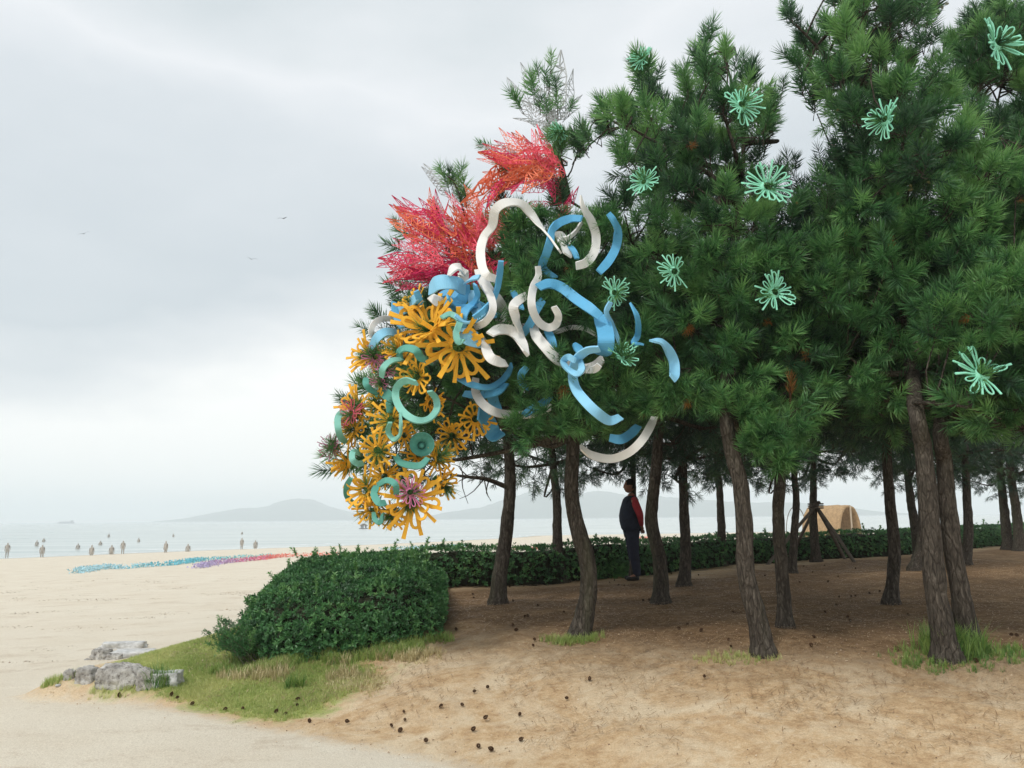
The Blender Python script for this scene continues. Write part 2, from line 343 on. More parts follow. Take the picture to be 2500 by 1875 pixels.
def B(t, o):
    v = objco(t); at = lambda n: N(t, 'ShaderNodeAttribute', attribute_name=n).outputs['Fac']
    nb = noise_n(t, 0.9, 5, 0.6, v); nm_ = noise_n(t, 8, 10, 0.80, v, 0.15); nf = noise_n(t, 95, 5, 0.7, v); npatch = noise_n(t, 1.6, 6, 0.7, v, 0.8)
    vs = objco(t, (0.7, 1.0, 1)); nst = noise_n(t, 1.3, 9, 0.82, vs, 0.2)
    # smooth sand of the path and beach
    sand = ramp(t, nb.outputs['Fac'], [(0.3, (0.73, 0.655, 0.53)), (0.7, (0.79, 0.73, 0.61))]).outputs[0]
    sand = mixc(t, ramp(t, nst.outputs['Fac'], [(0.53, (0, 0, 0)), (0.68, (0.55, 0.55, 0.55))]).outputs[0], sand, (0.47, 0.36, 0.25))
    # sandy soil strewn with pine needles
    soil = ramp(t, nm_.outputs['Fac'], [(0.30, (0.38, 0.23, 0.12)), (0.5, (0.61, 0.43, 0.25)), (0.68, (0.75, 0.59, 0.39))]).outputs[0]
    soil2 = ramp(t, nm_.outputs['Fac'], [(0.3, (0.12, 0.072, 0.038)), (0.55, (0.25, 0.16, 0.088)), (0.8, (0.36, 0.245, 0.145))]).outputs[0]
    # worn pale towards the toe, brown needle litter further in, its colour darkened for tree shade
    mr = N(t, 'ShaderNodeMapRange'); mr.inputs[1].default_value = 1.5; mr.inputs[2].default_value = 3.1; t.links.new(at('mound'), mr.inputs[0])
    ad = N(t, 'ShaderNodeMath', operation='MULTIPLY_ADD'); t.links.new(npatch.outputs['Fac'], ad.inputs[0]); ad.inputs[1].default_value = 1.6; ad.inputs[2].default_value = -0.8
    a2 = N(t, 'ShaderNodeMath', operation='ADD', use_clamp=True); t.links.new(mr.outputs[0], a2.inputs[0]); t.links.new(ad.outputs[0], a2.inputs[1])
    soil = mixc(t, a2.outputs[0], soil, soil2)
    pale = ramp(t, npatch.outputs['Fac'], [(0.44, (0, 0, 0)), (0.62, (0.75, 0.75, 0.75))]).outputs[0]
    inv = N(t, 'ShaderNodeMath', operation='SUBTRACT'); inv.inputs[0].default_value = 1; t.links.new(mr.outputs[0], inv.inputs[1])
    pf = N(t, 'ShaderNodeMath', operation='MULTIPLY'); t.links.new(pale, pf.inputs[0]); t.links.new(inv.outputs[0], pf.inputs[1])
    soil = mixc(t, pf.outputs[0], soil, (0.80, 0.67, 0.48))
    # edge of the mound
    e = N(t, 'ShaderNodeMath', operation='MULTIPLY_ADD'); t.links.new(nm_.outputs['Fac'], e.inputs[0]); e.inputs[1].default_value = 0.5; e.inputs[2].default_value = -0.22
    e2 = N(t, 'ShaderNodeMath', operation='ADD'); t.links.new(at('mound'), e2.inputs[0]); t.links.new(e.outputs[0], e2.inputs[1])
    em = N(t, 'ShaderNodeMapRange', interpolation_type='SMOOTHSTEP'); em.inputs[1].default_value = -0.06; em.inputs[2].default_value = 0.22; t.links.new(e2.outputs[0], em.inputs[0])
    c = mixc(t, em.outputs[0], sand, soil)
    # grassy part
    gr = ramp(t, nm_.outputs['Fac'], [(0.3, (0.30, 0.36, 0.11)), (0.6, (0.45, 0.48, 0.18)), (0.75, (0.56, 0.53, 0.28))]).outputs[0]
    l1 = N(t, 'ShaderNodeMath', operation='MULTIPLY_ADD'); t.links.new(npatch.outputs['Fac'], l1.inputs[0]); l1.inputs[1].default_value = 1.4; l1.inputs[2].default_value = -0.66
    l2 = N(t, 'ShaderNodeMath', operation='ADD'); t.links.new(at('lawn'), l2.inputs[0]); t.links.new(l1.outputs[0], l2.inputs[1])
    lm = N(t, 'ShaderNodeMapRange', interpolation_type='SMOOTHSTEP'); lm.inputs[1].default_value = -0.08; lm.inputs[2].default_value = 0.25; t.links.new(l2.outputs[0], lm.inputs[0])
    c = mixc(t, lm.outputs[0], c, gr)
    # wet sand at the water
    wm = N(t, 'ShaderNodeMapRange', interpolation_type='SMOOTHSTEP'); wm.inputs[1].default_value = 4.0; wm.inputs[2].default_value = 0.3; t.links.new(at('shore'), wm.inputs[0])
    c = mixc(t, wm.outputs[0], c, mixc(t, 1.0, c, (0.72, 0.68, 0.62), 'MULTIPLY'))
    c = mixc(t, 1.0, c, ramp(t, nf.outputs['Fac'], [(0.35, (0.74, 0.72, 0.70)), (0.62, (1, 1, 1))]).outputs[0], 'MULTIPLY')
    b = pbsdf(t, None, 0.95, 0.1); t.links.new(c, b.inputs['Base Color'])
    h1 = N(t, 'ShaderNodeMath', operation='MULTIPLY_ADD'); t.links.new(nf.outputs['Fac'], h1.inputs[0]); h1.inputs[1].default_value = 0.25; t.links.new(nm_.outputs['Fac'], h1.inputs[2])
    h2 = N(t, 'ShaderNodeMath', operation='MULTIPLY_ADD'); t.links.new(nst.outputs['Fac'], h2.inputs[0]); h2.inputs[1].default_value = 1.2; t.links.new(h1.outputs[0], h2.inputs[2])
    bump(t, h2.outputs[0], 0.45, 0.05, b); t.links.new(b.outputs[0], o.inputs[0])
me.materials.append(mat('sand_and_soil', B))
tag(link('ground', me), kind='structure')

# sea
def B(t, o):
    v = objco(t, (0.25, 1, 1)); n1 = noise_n(t, 0.55, 5, 0.6, v); v2 = objco(t, (0.02, 0.12, 1)); n2 = noise_n(t, 1, 4, 0.6, v2)
    r = ramp(t, n2.outputs['Fac'], [(0.35, (0.34, 0.41, 0.40)), (0.65, (0.50, 0.56, 0.54))])
    b = pbsdf(t, None, 0.22, 0.5); t.links.new(r.outputs[0], b.inputs['Base Color']); bump(t, n1.outputs['Fac'], 0.5, 0.25, b); t.links.new(b.outputs[0], o.inputs[0])
sea_m = mat('sea_water', B)
sx = np.concatenate([np.linspace(-5000, -600, 12), np.linspace(-500, 500, 41), np.linspace(600, 5000, 12)]); sy = np.concatenate([[-300, -100], np.linspace(0, 400, 60), np.geomspace(450, 6000, 30)])
SX, SY = np.meshgrid(sx, sy); nx = len(sx); ny = len(sy)
i, j = np.meshgrid(np.arange(ny - 1), np.arange(nx - 1), indexing='ij')
F = np.stack([i * nx + j, i * nx + j + 1, (i + 1) * nx + j + 1, (i + 1) * nx + j], -1).reshape(-1, 4)
tag(link('sea', mesh_np('sea', np.stack([SX, SY, np.full(SX.shape, SEA_Z)], -1).reshape(-1, 3), F, (sea_m,), True)), kind='structure')
# small lines of foam where the ripples break
b = Bag()
for off, ln in ((1.5, .8), (5.0, .45), (10, .3)):
    pl = SHORE[2:10]
    for k in range(len(pl) - 1):
        a_, b_ = pl[k], pl[k + 1]; d_ = (b_ - a_); Ln = np.linalg.norm(d_); d_ = d_ / Ln; nn = np.array([-d_[1], d_[0]])
        s_ = 0.0
        while s_ < Ln:
            l_ = rng.uniform(1.5, 6) * (.6 + ln)
            if rng.random() < ln:
                q = a_ + d_ * s_ + nn * (off + rng.normal() * .4); e_ = q + d_ * l_; wv = nn * rng.uniform(.05, .16); m_ = (q + e_) / 2
                b.add([[*q, SEA_Z + .012], [*(m_ + wv), SEA_Z + .03], [*e_, SEA_Z + .012], [*(m_ - wv), SEA_Z + .012]], [[0, 3, 2, 1]])
            s_ += l_ * 1.2
tag(link('surf_foam', b.mesh('surf_foam', (plain('foam_white', (0.8, 0.82, 0.82)),))), kind='stuff', label='thin broken lines of white foam along the shoreline')

# far islands
M_hill = plain('far_hill_cover', (0.07, 0.10, 0.075), 0.9, 0.1, 0.3, 0.02)
def island(name, prof, Y, depth, label):
    px = np.array([p[0] for p in prof], float); py = np.array([p[1] for p in prof], float)
    W = np.array([P(a, b_, Y) for a, b_ in prof]); xs = np.linspace(W[0, 0], W[-1, 0], 120); hs = np.interp(xs, W[:, 0], W[:, 2]) - SEA_Z
    ys = np.linspace(-1, 1, 15); V = []
    for k, x in enumerate(xs):
        for y in ys:
            e = max(0, 1 - y * y) ** 0.8; n_ = noise.noise(Vector((x * .012, y * 2.1, Y))) * .22 * abs(y) + noise.noise(Vector((x * .05, y * 5, Y))) * .07
            V.append((x, Y + y * depth, SEA_Z - 1 + (max(hs[k], 0) + 1) * e * (1 + n_)))
    i, j = np.meshgrid(np.arange(119), np.arange(14), indexing='ij'); F = np.stack([i * 15 + j, (i + 1) * 15 + j, (i + 1) * 15 + j + 1, i * 15 + j + 1], -1).reshape(-1, 4)
    tag(link(name, mesh_np(name, V, F, (M_hill,), True)), kind='structure', label=label)
island('hill', [(380, 1124), (430, 1117), (470, 1108), (520, 1098), (560, 1097), (590, 1092), (620, 1082), (640, 1078), (670, 1078), (690, 1086), (720, 1097), (760, 1107), (830, 1120)], 3300, 260, 'pale blue hazy island with one rounded summit')
island('hill', [(900, 1121), (960, 1108), (1040, 1096), (1085, 1082), (1130, 1066), (1165, 1056), (1200, 1067), (1230, 1075), (1270, 1063), (1300, 1060), (1340, 1070), (1400, 1071), (1480, 1078), (1600, 1086), (1700, 1085), (1790, 1092), (1850, 1103), (1930, 1110)], 3000, 320, 'long hazy mountain range across the bay behind the trees')

# haze: one closed box of even air around everything
hb = np.array([(x, y, z) for x in (-5300, 5300) for y in (-420, 6200) for z in (-30, 118)], float)
hf = np.array([(0, 1, 3, 2), (4, 6, 7, 5), (0, 4, 5, 1), (2, 3, 7, 6), (0, 2, 6, 4), (1, 5, 7, 3)])
hm_ = bpy.data.materials.new('air'); hm_.use_nodes = True; t = hm_.node_tree; t.nodes.clear()
o_ = N(t, 'ShaderNodeOutputMaterial'); pv = N(t, 'ShaderNodeVolumePrincipled'); pv.inputs['Color'].default_value = (0.95, 0.98, 1.0, 1); pv.inputs['Density'].default_value = 0.00056
t.links.new(pv.outputs[0], o_.inputs['Volume'])
tag(link('haze', mesh_np('haze', hb, hf, (hm_,))), kind='stuff', label='pale sea haze filling the bay')

# ------------------------------------------------------------------ pine trees
def needle_shoot(seed, n=76, L=0.20, nl=0.125, wdt=0.0060):
    r = np.random.default_rng(seed); V = []; F = []
    bend = r.normal(0, 0.12, 2)
    def ax(t): return np.array([bend[0] * t * t * L, bend[1] * t * t * L, t * L])
    for k in range(n):
        t = 0.12 + 0.88 * (k + r.random()) / n; a = r.random() * 6.283; th = rad(r.uniform(48, 72) - 34 * max(0, t - 0.55) / 0.45)
        d = np.array([math.cos(a) * math.sin(th), math.sin(a) * math.sin(th), math.cos(th)]); l = nl * r.uniform(.75, 1.12); p = ax(t)
        s = np.cross(d, [r.normal(), r.normal(), r.normal()]); s /= np.linalg.norm(s); mid = p + d * l * .55; tip = p + d * l + np.array([0, 0, l * 0.12])
        q = len(V); V += [p - s * wdt * .5, p + s * wdt * .5, mid + s * wdt * .5, tip]; F += [(q, q + 1, q + 2), (q, q + 2, q + 3)]
    return np.array(V), np.array(F)
SHOOTS = [needle_shoot(s) for s in range(8)]
SHOOTS_LIGHT = [needle_shoot(s + 50, 44, 0.2, 0.12, 0.0065) for s in range(6)]
def in_poly(px, py, poly): return sdf(px, py, np.array(poly, float))
def polyclumps(poly, Yc, half, spacing=0.27, n_try=9000, keep=None):
    """clump centres in the volume a crown fills: thick in its middle, thin at its rim"""
    poly = np.array(poly, float); lo = poly.min(0); hi = poly.max(0)
    q = rng.uniform(lo, hi, (n_try, 2)); e = in_poly(q[:, 0], q[:, 1], poly); m = e > 13; q = q[m]; e = e[m] * mpp(Yc)
    hw = np.minimum(half, 0.15 + 0.95 * np.sqrt(e * half)); off = rng.uniform(-1, 1, len(q)); off = np.sign(off) * np.abs(off) ** 0.75 * hw
    pts = np.array([(*P(a, b_, Yc + o), ee) for (a, b_), o, ee in zip(q, off, e)])
    out_ = []
    for p in pts:
        if not out_ or np.min(np.sum((np.array(out_) - p)[:, :3] ** 2, 1)) > spacing ** 2: out_.append(p)
        if keep and len(out_) >= keep: break
    return np.array(out_)
def ellclumps(c, r, spacing=0.4, n_try=2500):
    d = rng.normal(size=(n_try, 3)); d /= np.linalg.norm(d, axis=1)[:, None]; q = np.array(c) + d * np.array(r) * (rng.random(n_try)[:, None] ** 0.45)
    out_ = []
    for p in q:
        if not out_ or np.min(np.sum((np.array(out_) - p) ** 2, 1)) > spacing ** 2: out_.append(p)
    return np.array(out_)
def project(p):
    v = (np.asarray(p) - CAM) @ RN; return (v[..., 0] / -v[..., 2] * FPX + 1250) / K, (937.5 - v[..., 1] / -v[..., 2] * FPX) / K
OPEN = [(1292, 405, 62), (1738, 325, 46), (2165, 232, 26), (1690, 95, 22), (1450, 95, 45)]     # places where the crowns leave sky between them
def thin(cl):
    x, y = project(cl[:, :3]); k = np.ones(len(cl), bool)
    for a, b_, r_ in OPEN: k &= (x - a) ** 2 + (y - b_) ** 2 > (r_ + 18) ** 2
    return cl[k]
def tufts(lst, n=6, tilt=(0, -1, .25), dY=.12):
    o = []
    for x, y, Y in lst:
        for _ in range(n):
            d = np.array(tilt) + rng.normal(0, .5, 3) + [0, 0, -.1]; o.append((P(x, y, Y + dY) + rng.normal(0, .045, 3), d))
    return o
TUFT_C = tufts([(1605, 905, 7.1), (1640, 930, 7.0), (1700, 945, 7.0), (1660, 965, 6.95), (1680, 1005, 6.95), (1620, 975, 7.05), (1730, 900, 7.1), (1585, 865, 7.1), (1500, 850, 7.2), (1540, 880, 7.15), (1470, 830, 7.2), (1650, 880, 7.1), (1760, 850, 7.2), (1560, 800, 7.2), (1620, 820, 7.15),
    (1530, 560, 7.2), (1570, 590, 7.2), (1640, 570, 7.2), (1490, 600, 7.25), (1600, 660, 7.15), (1690, 560, 7.2), (1760, 620, 7.15), (1500, 700, 7.2), (1580, 740, 7.15), (1700, 740, 7.1), (1440, 850, 7.3)])
TUFT_D = tufts([(1880, 850, 7.0), (1930, 880, 7.0), (1850, 815, 7.05), (2060, 890, 6.9), (2100, 930, 6.9), (2020, 860, 6.95), (2170, 900, 6.9), (2000, 740, 6.7), (2040, 700, 6.6), (2110, 640, 6.5), (2180, 610, 6.4), (2210, 700, 6.4), (2120, 740, 6.6), (1970, 480, 7.1), (1800, 640, 7.1), (1860, 700, 7.1),
    (1780, 560, 7.1), (1990, 545, 7.1), (2050, 470, 7.1), (1930, 620, 7.1), (2090, 520, 7.0), (1850, 450, 7.1), (1900, 380, 7.1), (2200, 830, 6.7), (2050, 800, 6.8)])
TUFT_A = tufts([(1145, 590, 7.25), (1130, 640, 7.25), (1165, 560, 7.3), (1150, 610, 7.25), (1140, 690, 7.25), (1120, 560, 7.4), (1215, 560, 7.25), (1240, 590, 7.25), (1262, 575, 7.3), (1210, 650, 7.3), (1180, 675, 7.25), (1060, 725, 7.25), (1075, 745, 7.25), (1045, 715, 7.3),
    (1165, 780, 7.2), (1190, 800, 7.2), (1145, 830, 7.2), (1210, 840, 7.15), (1240, 850, 7.1), (1170, 880, 7.2), (1130, 905, 7.25), (1110, 935, 7.3), (1150, 945, 7.3), (1200, 925, 7.2), (1260, 900, 7.15), (1320, 880, 7.15), (1370, 860, 7.15), (1400, 880, 7.15), (1300, 830, 7.2), (1340, 830, 7.2),
    (1420, 850, 7.15), (1290, 480, 7.4), (1320, 500, 7.4), (1130, 500, 7.45), (1170, 480, 7.45), (1330, 740, 7.3), (1385, 740, 7.3), (1375, 720, 7.3), (1290, 680, 7.4), (1120, 470, 7.5), (1185, 455, 7.5), (1250, 920, 7.15)], 5, dY=.36)
def grow_crown(name, parent, trunk_pts, clumps, per=8, spread=0.16, protos=SHOOTS, material=None, limb_n=12, extra=None, tmean=0.42, limb_r=0.035, upb=0.55):
    """limbs from the trunk, side branches to every clump of shoots, needles on every shoot. Returns crown and limb objects."""
    clumps = thin(clumps); base = np.array(parent.location); tp = np.asarray(trunk_pts); br = Bag()
    rim = clumps[:, 3] if clumps.shape[1] > 3 else np.full(len(clumps), 9.0); clumps = clumps[:, :3]
    tl = tp[tp[:, 2] > min(clumps[:, 2].min() + .35, tp[-1][2] - .5)]
    tgt = [clumps[np.argmax(clumps[:, 2])]]
    for _ in range(min(limb_n, len(clumps)) - 1):
        d = np.min([np.sum((clumps - q) ** 2, 1) for q in tgt], 0); tgt.append(clumps[np.argmax(d)])
    nodes = [tl]
    for q in tgt:
        s = tl[np.argmin(np.linalg.norm(tl[:, :2] - q[:2], axis=1) * 0.3 + np.abs(tl[:, 2] - (q[2] - 0.45 * np.linalg.norm(q[:2] - tl[:, :2], axis=1))))]
        mid = (s + q) / 2 + rng.normal(0, .12, 3) + np.array([0, 0, -0.08]); pth = smooth_path([s, mid, q], 9)
        V, F = tube(pth, np.linspace(limb_r, 0.010, 9), 6); br.add(V - base, F); nodes.append(pth)
    nodes = np.concatenate(nodes)
    T = []; D = []; ti = []
    cen = clumps.mean(0); 
    for c, rm in zip(clumps, rim):
        s = nodes[np.argmin(np.sum((nodes - c - np.array([0, 0, -.15])) ** 2, 1))]
        if np.linalg.norm(s - c) > 0.06:
            pth = smooth_path([s, (s + c) / 2 + rng.normal(0, .05, 3), c], 5); V, F = tube(pth, np.linspace(0.011, 0.006, 5), 4); br.add(V - base, F)
        nd = s * 0.4 + np.array([tp[-1][0], tp[-1][1], cen[2]]) * 0.6
        od = c - nd; od /= np.linalg.norm(od) + 1e-6; ct = np.clip(rng.normal(tmean, .30), 0, 1); edge = rm < .24; sp_ = .08 if edge else spread
        for _ in range(3 if edge else per):
            d = od * 0.8 + np.array([0, 0, upb * (1.5 if edge else 1)]) + rng.normal(0, .4 if edge else .62, 3); d /= np.linalg.norm(d)
            T.append(c + d * sp_ * rng.uniform(0.1, 1.0) + rng.normal(0, .03, 3)); D.append(d + np.array([0, 0, .15])); ti.append(np.clip(ct + rng.normal(0, .12), 0, 1))
    if extra is not None:
        for c, d in extra: T.append(np.array(c)); D.append(np.array(d, float)); ti.append(np.clip(rng.normal(tmean + .10, .18), 0, 1))
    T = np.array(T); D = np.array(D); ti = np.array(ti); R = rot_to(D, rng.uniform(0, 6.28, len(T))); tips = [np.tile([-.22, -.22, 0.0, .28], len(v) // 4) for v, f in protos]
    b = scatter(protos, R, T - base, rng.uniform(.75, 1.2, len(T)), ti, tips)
    # twigs under the shoots
    Tw = Bag(); nT = len(T); Dn = D / np.linalg.norm(D, axis=1)[:, None]
    a_ = T - base - Dn * 0.05; e_ = T - base + Dn * 0.17; u = np.cross(Dn, [0.3, 1, 0.2]); u /= np.linalg.norm(u, axis=1)[:, None]; v = np.cross(Dn, u)
    V = np.stack([a_ + u * .006, a_ - u * .003 + v * .005, a_ - u * .003 - v * .005, e_], 1).reshape(-1, 3); q = np.arange(nT)[:, None] * 4
    Fq = np.concatenate([q + [0, 1, 3], q + [1, 2, 3], q + [2, 0, 3]]); br.add(V, Fq)
    if len(clumps) > 60 and protos is SHOOTS:
        k = rng.choice(len(T), 12, replace=False); db = scatter(protos, rot_to(-D[k] * .3 + rng.normal(0, .4, (12, 3)) - [0, 0, .6], 0.0), T[k] - base, rng.uniform(.4, .7, 12), rng.random(12) * .5)
        link('dead_needles', db.mesh('dead_needles', (M_dead,)), parent)
    cr_ = link('crown', b.mesh('crown', (material or M_needle,)), parent)
    li = link('branches', br.mesh('branches', (M_bark,), True), parent)
    return cr_, li
TREES = []

def trunk(points, diam_px, top=None, label='', depth=None, taper=0.62, sway=0.0):
    """points: centre line from the foot up, in measured pixels; the foot stands on the ground there"""
    b0 = G(*points[0]) if depth is None else None
    if b0 is None: 
        q = P(*points[0], depth); b0 = np.array([q[0], q[1], float(g(q[0], q[1]))])
    Y = b0[1]; pts = [b0 + np.array([0, 0, -0.25]), b0] + [P(a, b_, Y + sway * k / len(points)) for k, (a, b_) in enumerate(points[1:])]
    if top is not None: pts += [P(a, b_, yy) for a, b_, yy in top]
    pts = np.array(pts); Ln = np.linalg.norm(np.diff(pts, axis=0), axis=1).sum(); n = int(Ln / 0.07)
    pth = smooth_path(pts, n); s = np.linspace(0, 1, n); r0 = diam_px * mpp(Y) / 2 * .90
    zz = pth[:, 2] - b0[2]; r = r0 * (1 - (1 - taper) * np.clip(zz / 2.4, 0, 1)) + r0 * 0.55 * np.exp(-np.clip(zz, 0, 9) / 0.09) * (zz < .8)
    r = r * np.clip(1 - np.clip(zz - 2.4, 0, 99) / max(zz[-1] - 2.4, .5) * 0.85, .12, 1)
    t_ = empty('pine_tree', b0, label, 'pine tree', 'pine trees growing on the needle-covered mound')
    sd_ = float(rng.uniform(0, 50)); V, F = tube(pth - b0, r, 18, 0.16, sd_)
    link('trunk', mesh_np('trunk', V, F, (M_bark,), True), t_)
    TREES.append((t_, pth)); return t_, pth, b0

EXTRA_A = []       # shoots that poke through the flowers, filled further down
YA = 8.65
tA = trunk([(1252, 1376), (1262, 1330), (1272, 1270), (1268, 1210), (1245, 1130), (1234, 1060), (1238, 960)], 44, [(1243, 800, 8.4), (1225, 600, 8.5), (1222, 450, 8.6), (1205, 330, 8.7), (1185, 200, 8.7)],
           'pale kinked pine in front of the man, crown hung with ribbons and foam flowers')
tC = trunk([(1650, 1414), (1636, 1340), (1612, 1240), (1608, 1140), (1600, 1050), (1578, 960), (1568, 880)], 47, [(1575, 700, 7.9), (1590, 480, 8.2), (1605, 300, 8.3), (1560, 100, 8.4)],
           'leaning pine with its trunk bent twice, mint flowers all over its pointed crown')
tD = trunk([(2047, 1425), (2022, 1280), (2010, 1150), (1996, 980), (1978, 880)], 54, [(1960, 700, 7.8), (1930, 450, 8.0), (1915, 200, 8.1), (1900, -100, 8.2)],
           'thick pine with a dense green grass clump at its foot')
tE = trunk([(2100, 1405), (2070, 1260), (2050, 1120), (2040, 1000), (2035, 900)], 47, [(2080, 650, 8.9), (2120, 400, 9.1), (2170, 150, 9.3)],
           'thick dark pine close behind the one with the grass clump')
tF = trunk([(1077, 1305), (1080, 1240), (1096, 1130), (1102, 1040), (1098, 960)], 36, [(1090, 850, 10.9), (1100, 700, 11)],
           'dark pine beside the bulky hedge end, one bare twiggy branch reaching out')
tG = trunk([(1428, 1303), (1425, 1210), (1407, 1125), (1415, 1040), (1422, 940)], 36, [(1430, 750, 11), (1440, 560, 11.2)],
           'bowed dark pine directly behind the hands of the man')
tH = trunk([(1697, 1356), (1690, 1250), (1681, 1120), (1685, 1030)], 33, [(1690, 850, 9.6), (1700, 600, 9.8)], 'slim straight pine beside the twice-bent leaning pine')
tI = trunk([(1925, 1305), (1932, 1190), (1922, 1080), (1916, 980)], 30, [(1910, 800, 11), (1905, 600, 11.2)], 'dark pine between the propped pine and the pine with the grass clump')
back = [([(1217, 1258), (1205, 1180), (1203, 1090), (1193, 980), (1188, 900)], 26, 'dark pine seen between the two pines nearest the hedge corner'),
        ([(1368, 1252), (1369, 1150), (1368, 1050), (1366, 940)], 18, 'thin pine directly behind the man'),
        ([(1478, 1266), (1481, 1190), (1478, 1110), (1475, 1000), (1474, 900)], 28, 'pine with a straight narrow trunk just past the bowed pine'),
        ([(1560, 1223), (1558, 1130), (1553, 1040), (1543, 930)], 22, 'slender pine in front of the long hedge, facing open water'),
        ([(1711, 1238), (1716, 1150), (1720, 1080), (1715, 1000)], 20, 'thin pine half hidden behind the wooden prop poles'),
        ([(1763, 1213), (1757, 1130), (1757, 1040), (1758, 930)], 22, 'pine held up by a tripod of wooden props'),
        ([(1985, 1206), (1977, 1140), (1966, 1070), (1960, 980)], 24, 'slanting pine in a pair in front of the hedge'),
        ([(1975, 1232), (1990, 1180), (1993, 1100), (1990, 1000)], 24, 'pine crossing the slanting pine at its foot'),
        ([(2085, 1220), (2092, 1150), (2088, 1060), (2085, 960)], 24, 'dark pine hidden behind the two thick pines'),
        ([(2178, 1187), (2170, 1110), (2162, 1030), (2155, 940)], 24, 'pine at the far end of the hedge, one of two close trunks'),
        ([(2202, 1190), (2196, 1110), (2185, 1030), (2180, 940)], 24, 'outermost of the two close trunks at the far end of the hedge')]
polyA = [(1155, 185), (1200, 180), (1225, 260), (1262, 320), (1255, 380), (1275, 430), (1330, 455), (1370, 560), (1400, 700), (1450, 790), (1460, 860), (1400, 905), (1330, 935), (1290, 955), (1220, 970), (1150, 965),
         (1100, 920), (1010, 930), (970, 1000), (930, 1050), (860, 1065), (810, 1045), (780, 985), (790, 880), (825, 780), (880, 680), (950, 640), (1060, 600), (1040, 480), (1110, 455), (1180, 440), (1175, 370), (1150, 320), (1130, 240)]
clA = polyclumps(polyA, YA, 0.72, 0.30, 12000)
clA = clA[~((clA[:, 0] < -0.95) & (clA[:, 1] < 8.35)) & (project(clA[:, :3])[1] > 300)]
polyC = [(1372, 130), (1400, 120), (1430, 190), (1475, 170), (1488, 80), (1520, 60), (1545, 95), (1570, 45), (1590, 130), (1620, 160), (1640, 115), (1665, 190), (1700, 205), (1718, 260), (1700, 320), (1650, 370), (1690, 430), (1800, 500),
         (1820, 700), (1850, 800), (1800, 880), (1720, 890), (1730, 990), (1690, 1040), (1640, 1010), (1600, 960), (1540, 900), (1450, 870), (1400, 780), (1370, 620), (1330, 470), (1300, 400), (1245, 330), (1262, 255), (1310, 235), (1362, 205)]
clC = polyclumps(polyC, 8.15, 0.9, 0.30, 14000)
polyD = [(1690, 20), (1760, 55), (1785, 0), (1800, -80), (1880, -180), (1980, -100), (2055, -30), (2050, 40), (2010, 120), (2080, 210), (2212, 290), (2330, 330), (2330, 900), (2220, 950), (2120, 930), (2000, 900), (1930, 930), (1850, 880),
         (1780, 720), (1740, 480), (1775, 390), (1800, 340), (1770, 290), (1730, 230), (1700, 120)]
clD = polyclumps(polyD, 8.0, 0.95, 0.30, 16000)
polyE = [(2040, 110), (2080, 40), (2150, 10), (2212, 10), (2400, -60), (2420, 500), (2300, 940), (2100, 960), (2000, 900), (2050, 600), (2150, 330), (2060, 230)]
clE = polyclumps(polyE, 9.1, 0.9, 0.25, 14000)
polyN = [(1985, 700), (2060, 625), (2140, 590), (2240, 550), (2330, 600), (2330, 1000), (2200, 900), (2100, 960), (2040, 900), (2080, 800), (2010, 760)]
clN = polyclumps(polyN, 6.9, 0.4, 0.24, 3000)
grow_crown('c', tC[0], tC[1], clC, 7, .13, limb_n=16, extra=TUFT_C)
grow_crown('d', tD[0], tD[1], clD, 7, .13, limb_n=16, extra=TUFT_D)
grow_crown('e', tE[0], tE[1], np.vstack([clE, clN]), 7, .13, limb_n=14, tmean=.5)
tb = [(tF, 1.5, (-.2, 0, 0)), (tG, 1.6, (0, 0, 0)), (tH, 1.4, (.2, .3, 0)), (tI, 1.6, (0, .2, 0))]
for (T_, pth, b0), r_, of in tb:
    c = np.array([pth[-1][0] + of[0], b0[1] + .5, 3.95]); cl = ellclumps(c, (r_, 1.3, 1.45), 0.33, 2200)
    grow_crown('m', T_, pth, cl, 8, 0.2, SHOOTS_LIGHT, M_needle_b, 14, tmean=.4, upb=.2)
protoB = []
for k, (pts, dm, lab) in enumerate(back):
    T_, pth, b0 = trunk(pts, dm, [(pts[-1][0] + rng.uniform(-12, 12), 800, G(*pts[0])[1] + .2), (pts[-1][0] + rng.uniform(-20, 20), 680, G(*pts[0])[1] + .3)], lab)
    if k < 4:
        top = pth[-1]; c = np.array([top[0], b0[1] + .2, 4.15 + .25 * (k % 2)]); rr = (2.0, 1.7, 2.05)
        cl = ellclumps(c, rr, 0.42, 1800)
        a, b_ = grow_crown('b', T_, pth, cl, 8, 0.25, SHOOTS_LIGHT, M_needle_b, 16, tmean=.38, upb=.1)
        protoB.append((a, b_))
    else:
        a, b_ = protoB[k % 4]; ang = rng.uniform(-.35, .35)
        for s in (a, b_):
            c_ = s.copy(); COL.objects.link(c_); c_.parent = T_; c_.rotation_euler = (0, 0, ang); c_.scale = (1.05, 1.0, rng.uniform(.98, 1.1))
# the bare twiggy branch of the pine by the hedge
bt = Bag(); b0 = tF[2]
pth = smooth_path([P(1095, 1052, 10.8), P(1050, 1035, 10.6), P(1010, 1030, 10.5), P(950, 1022, 10.4)], 14); V, F = tube(pth - b0, np.linspace(.035, .012, 14), 7); bt.add(V, F)
for k in range(16):
    s = pth[rng.integers(2, 13)]; d = np.array([rng.uniform(-.35, .1), rng.normal(0, .15), rng.uniform(-.35, .2)]); q = smooth_path([s, s + d * .5 + rng.normal(0, .04, 3), s + d], 5)
    V, F = tube(q - b0, np.linspace(.009, .003, 5), 4); bt.add(V, F)
link('branch', bt.mesh('branch', (M_bark,), True), tF[0])
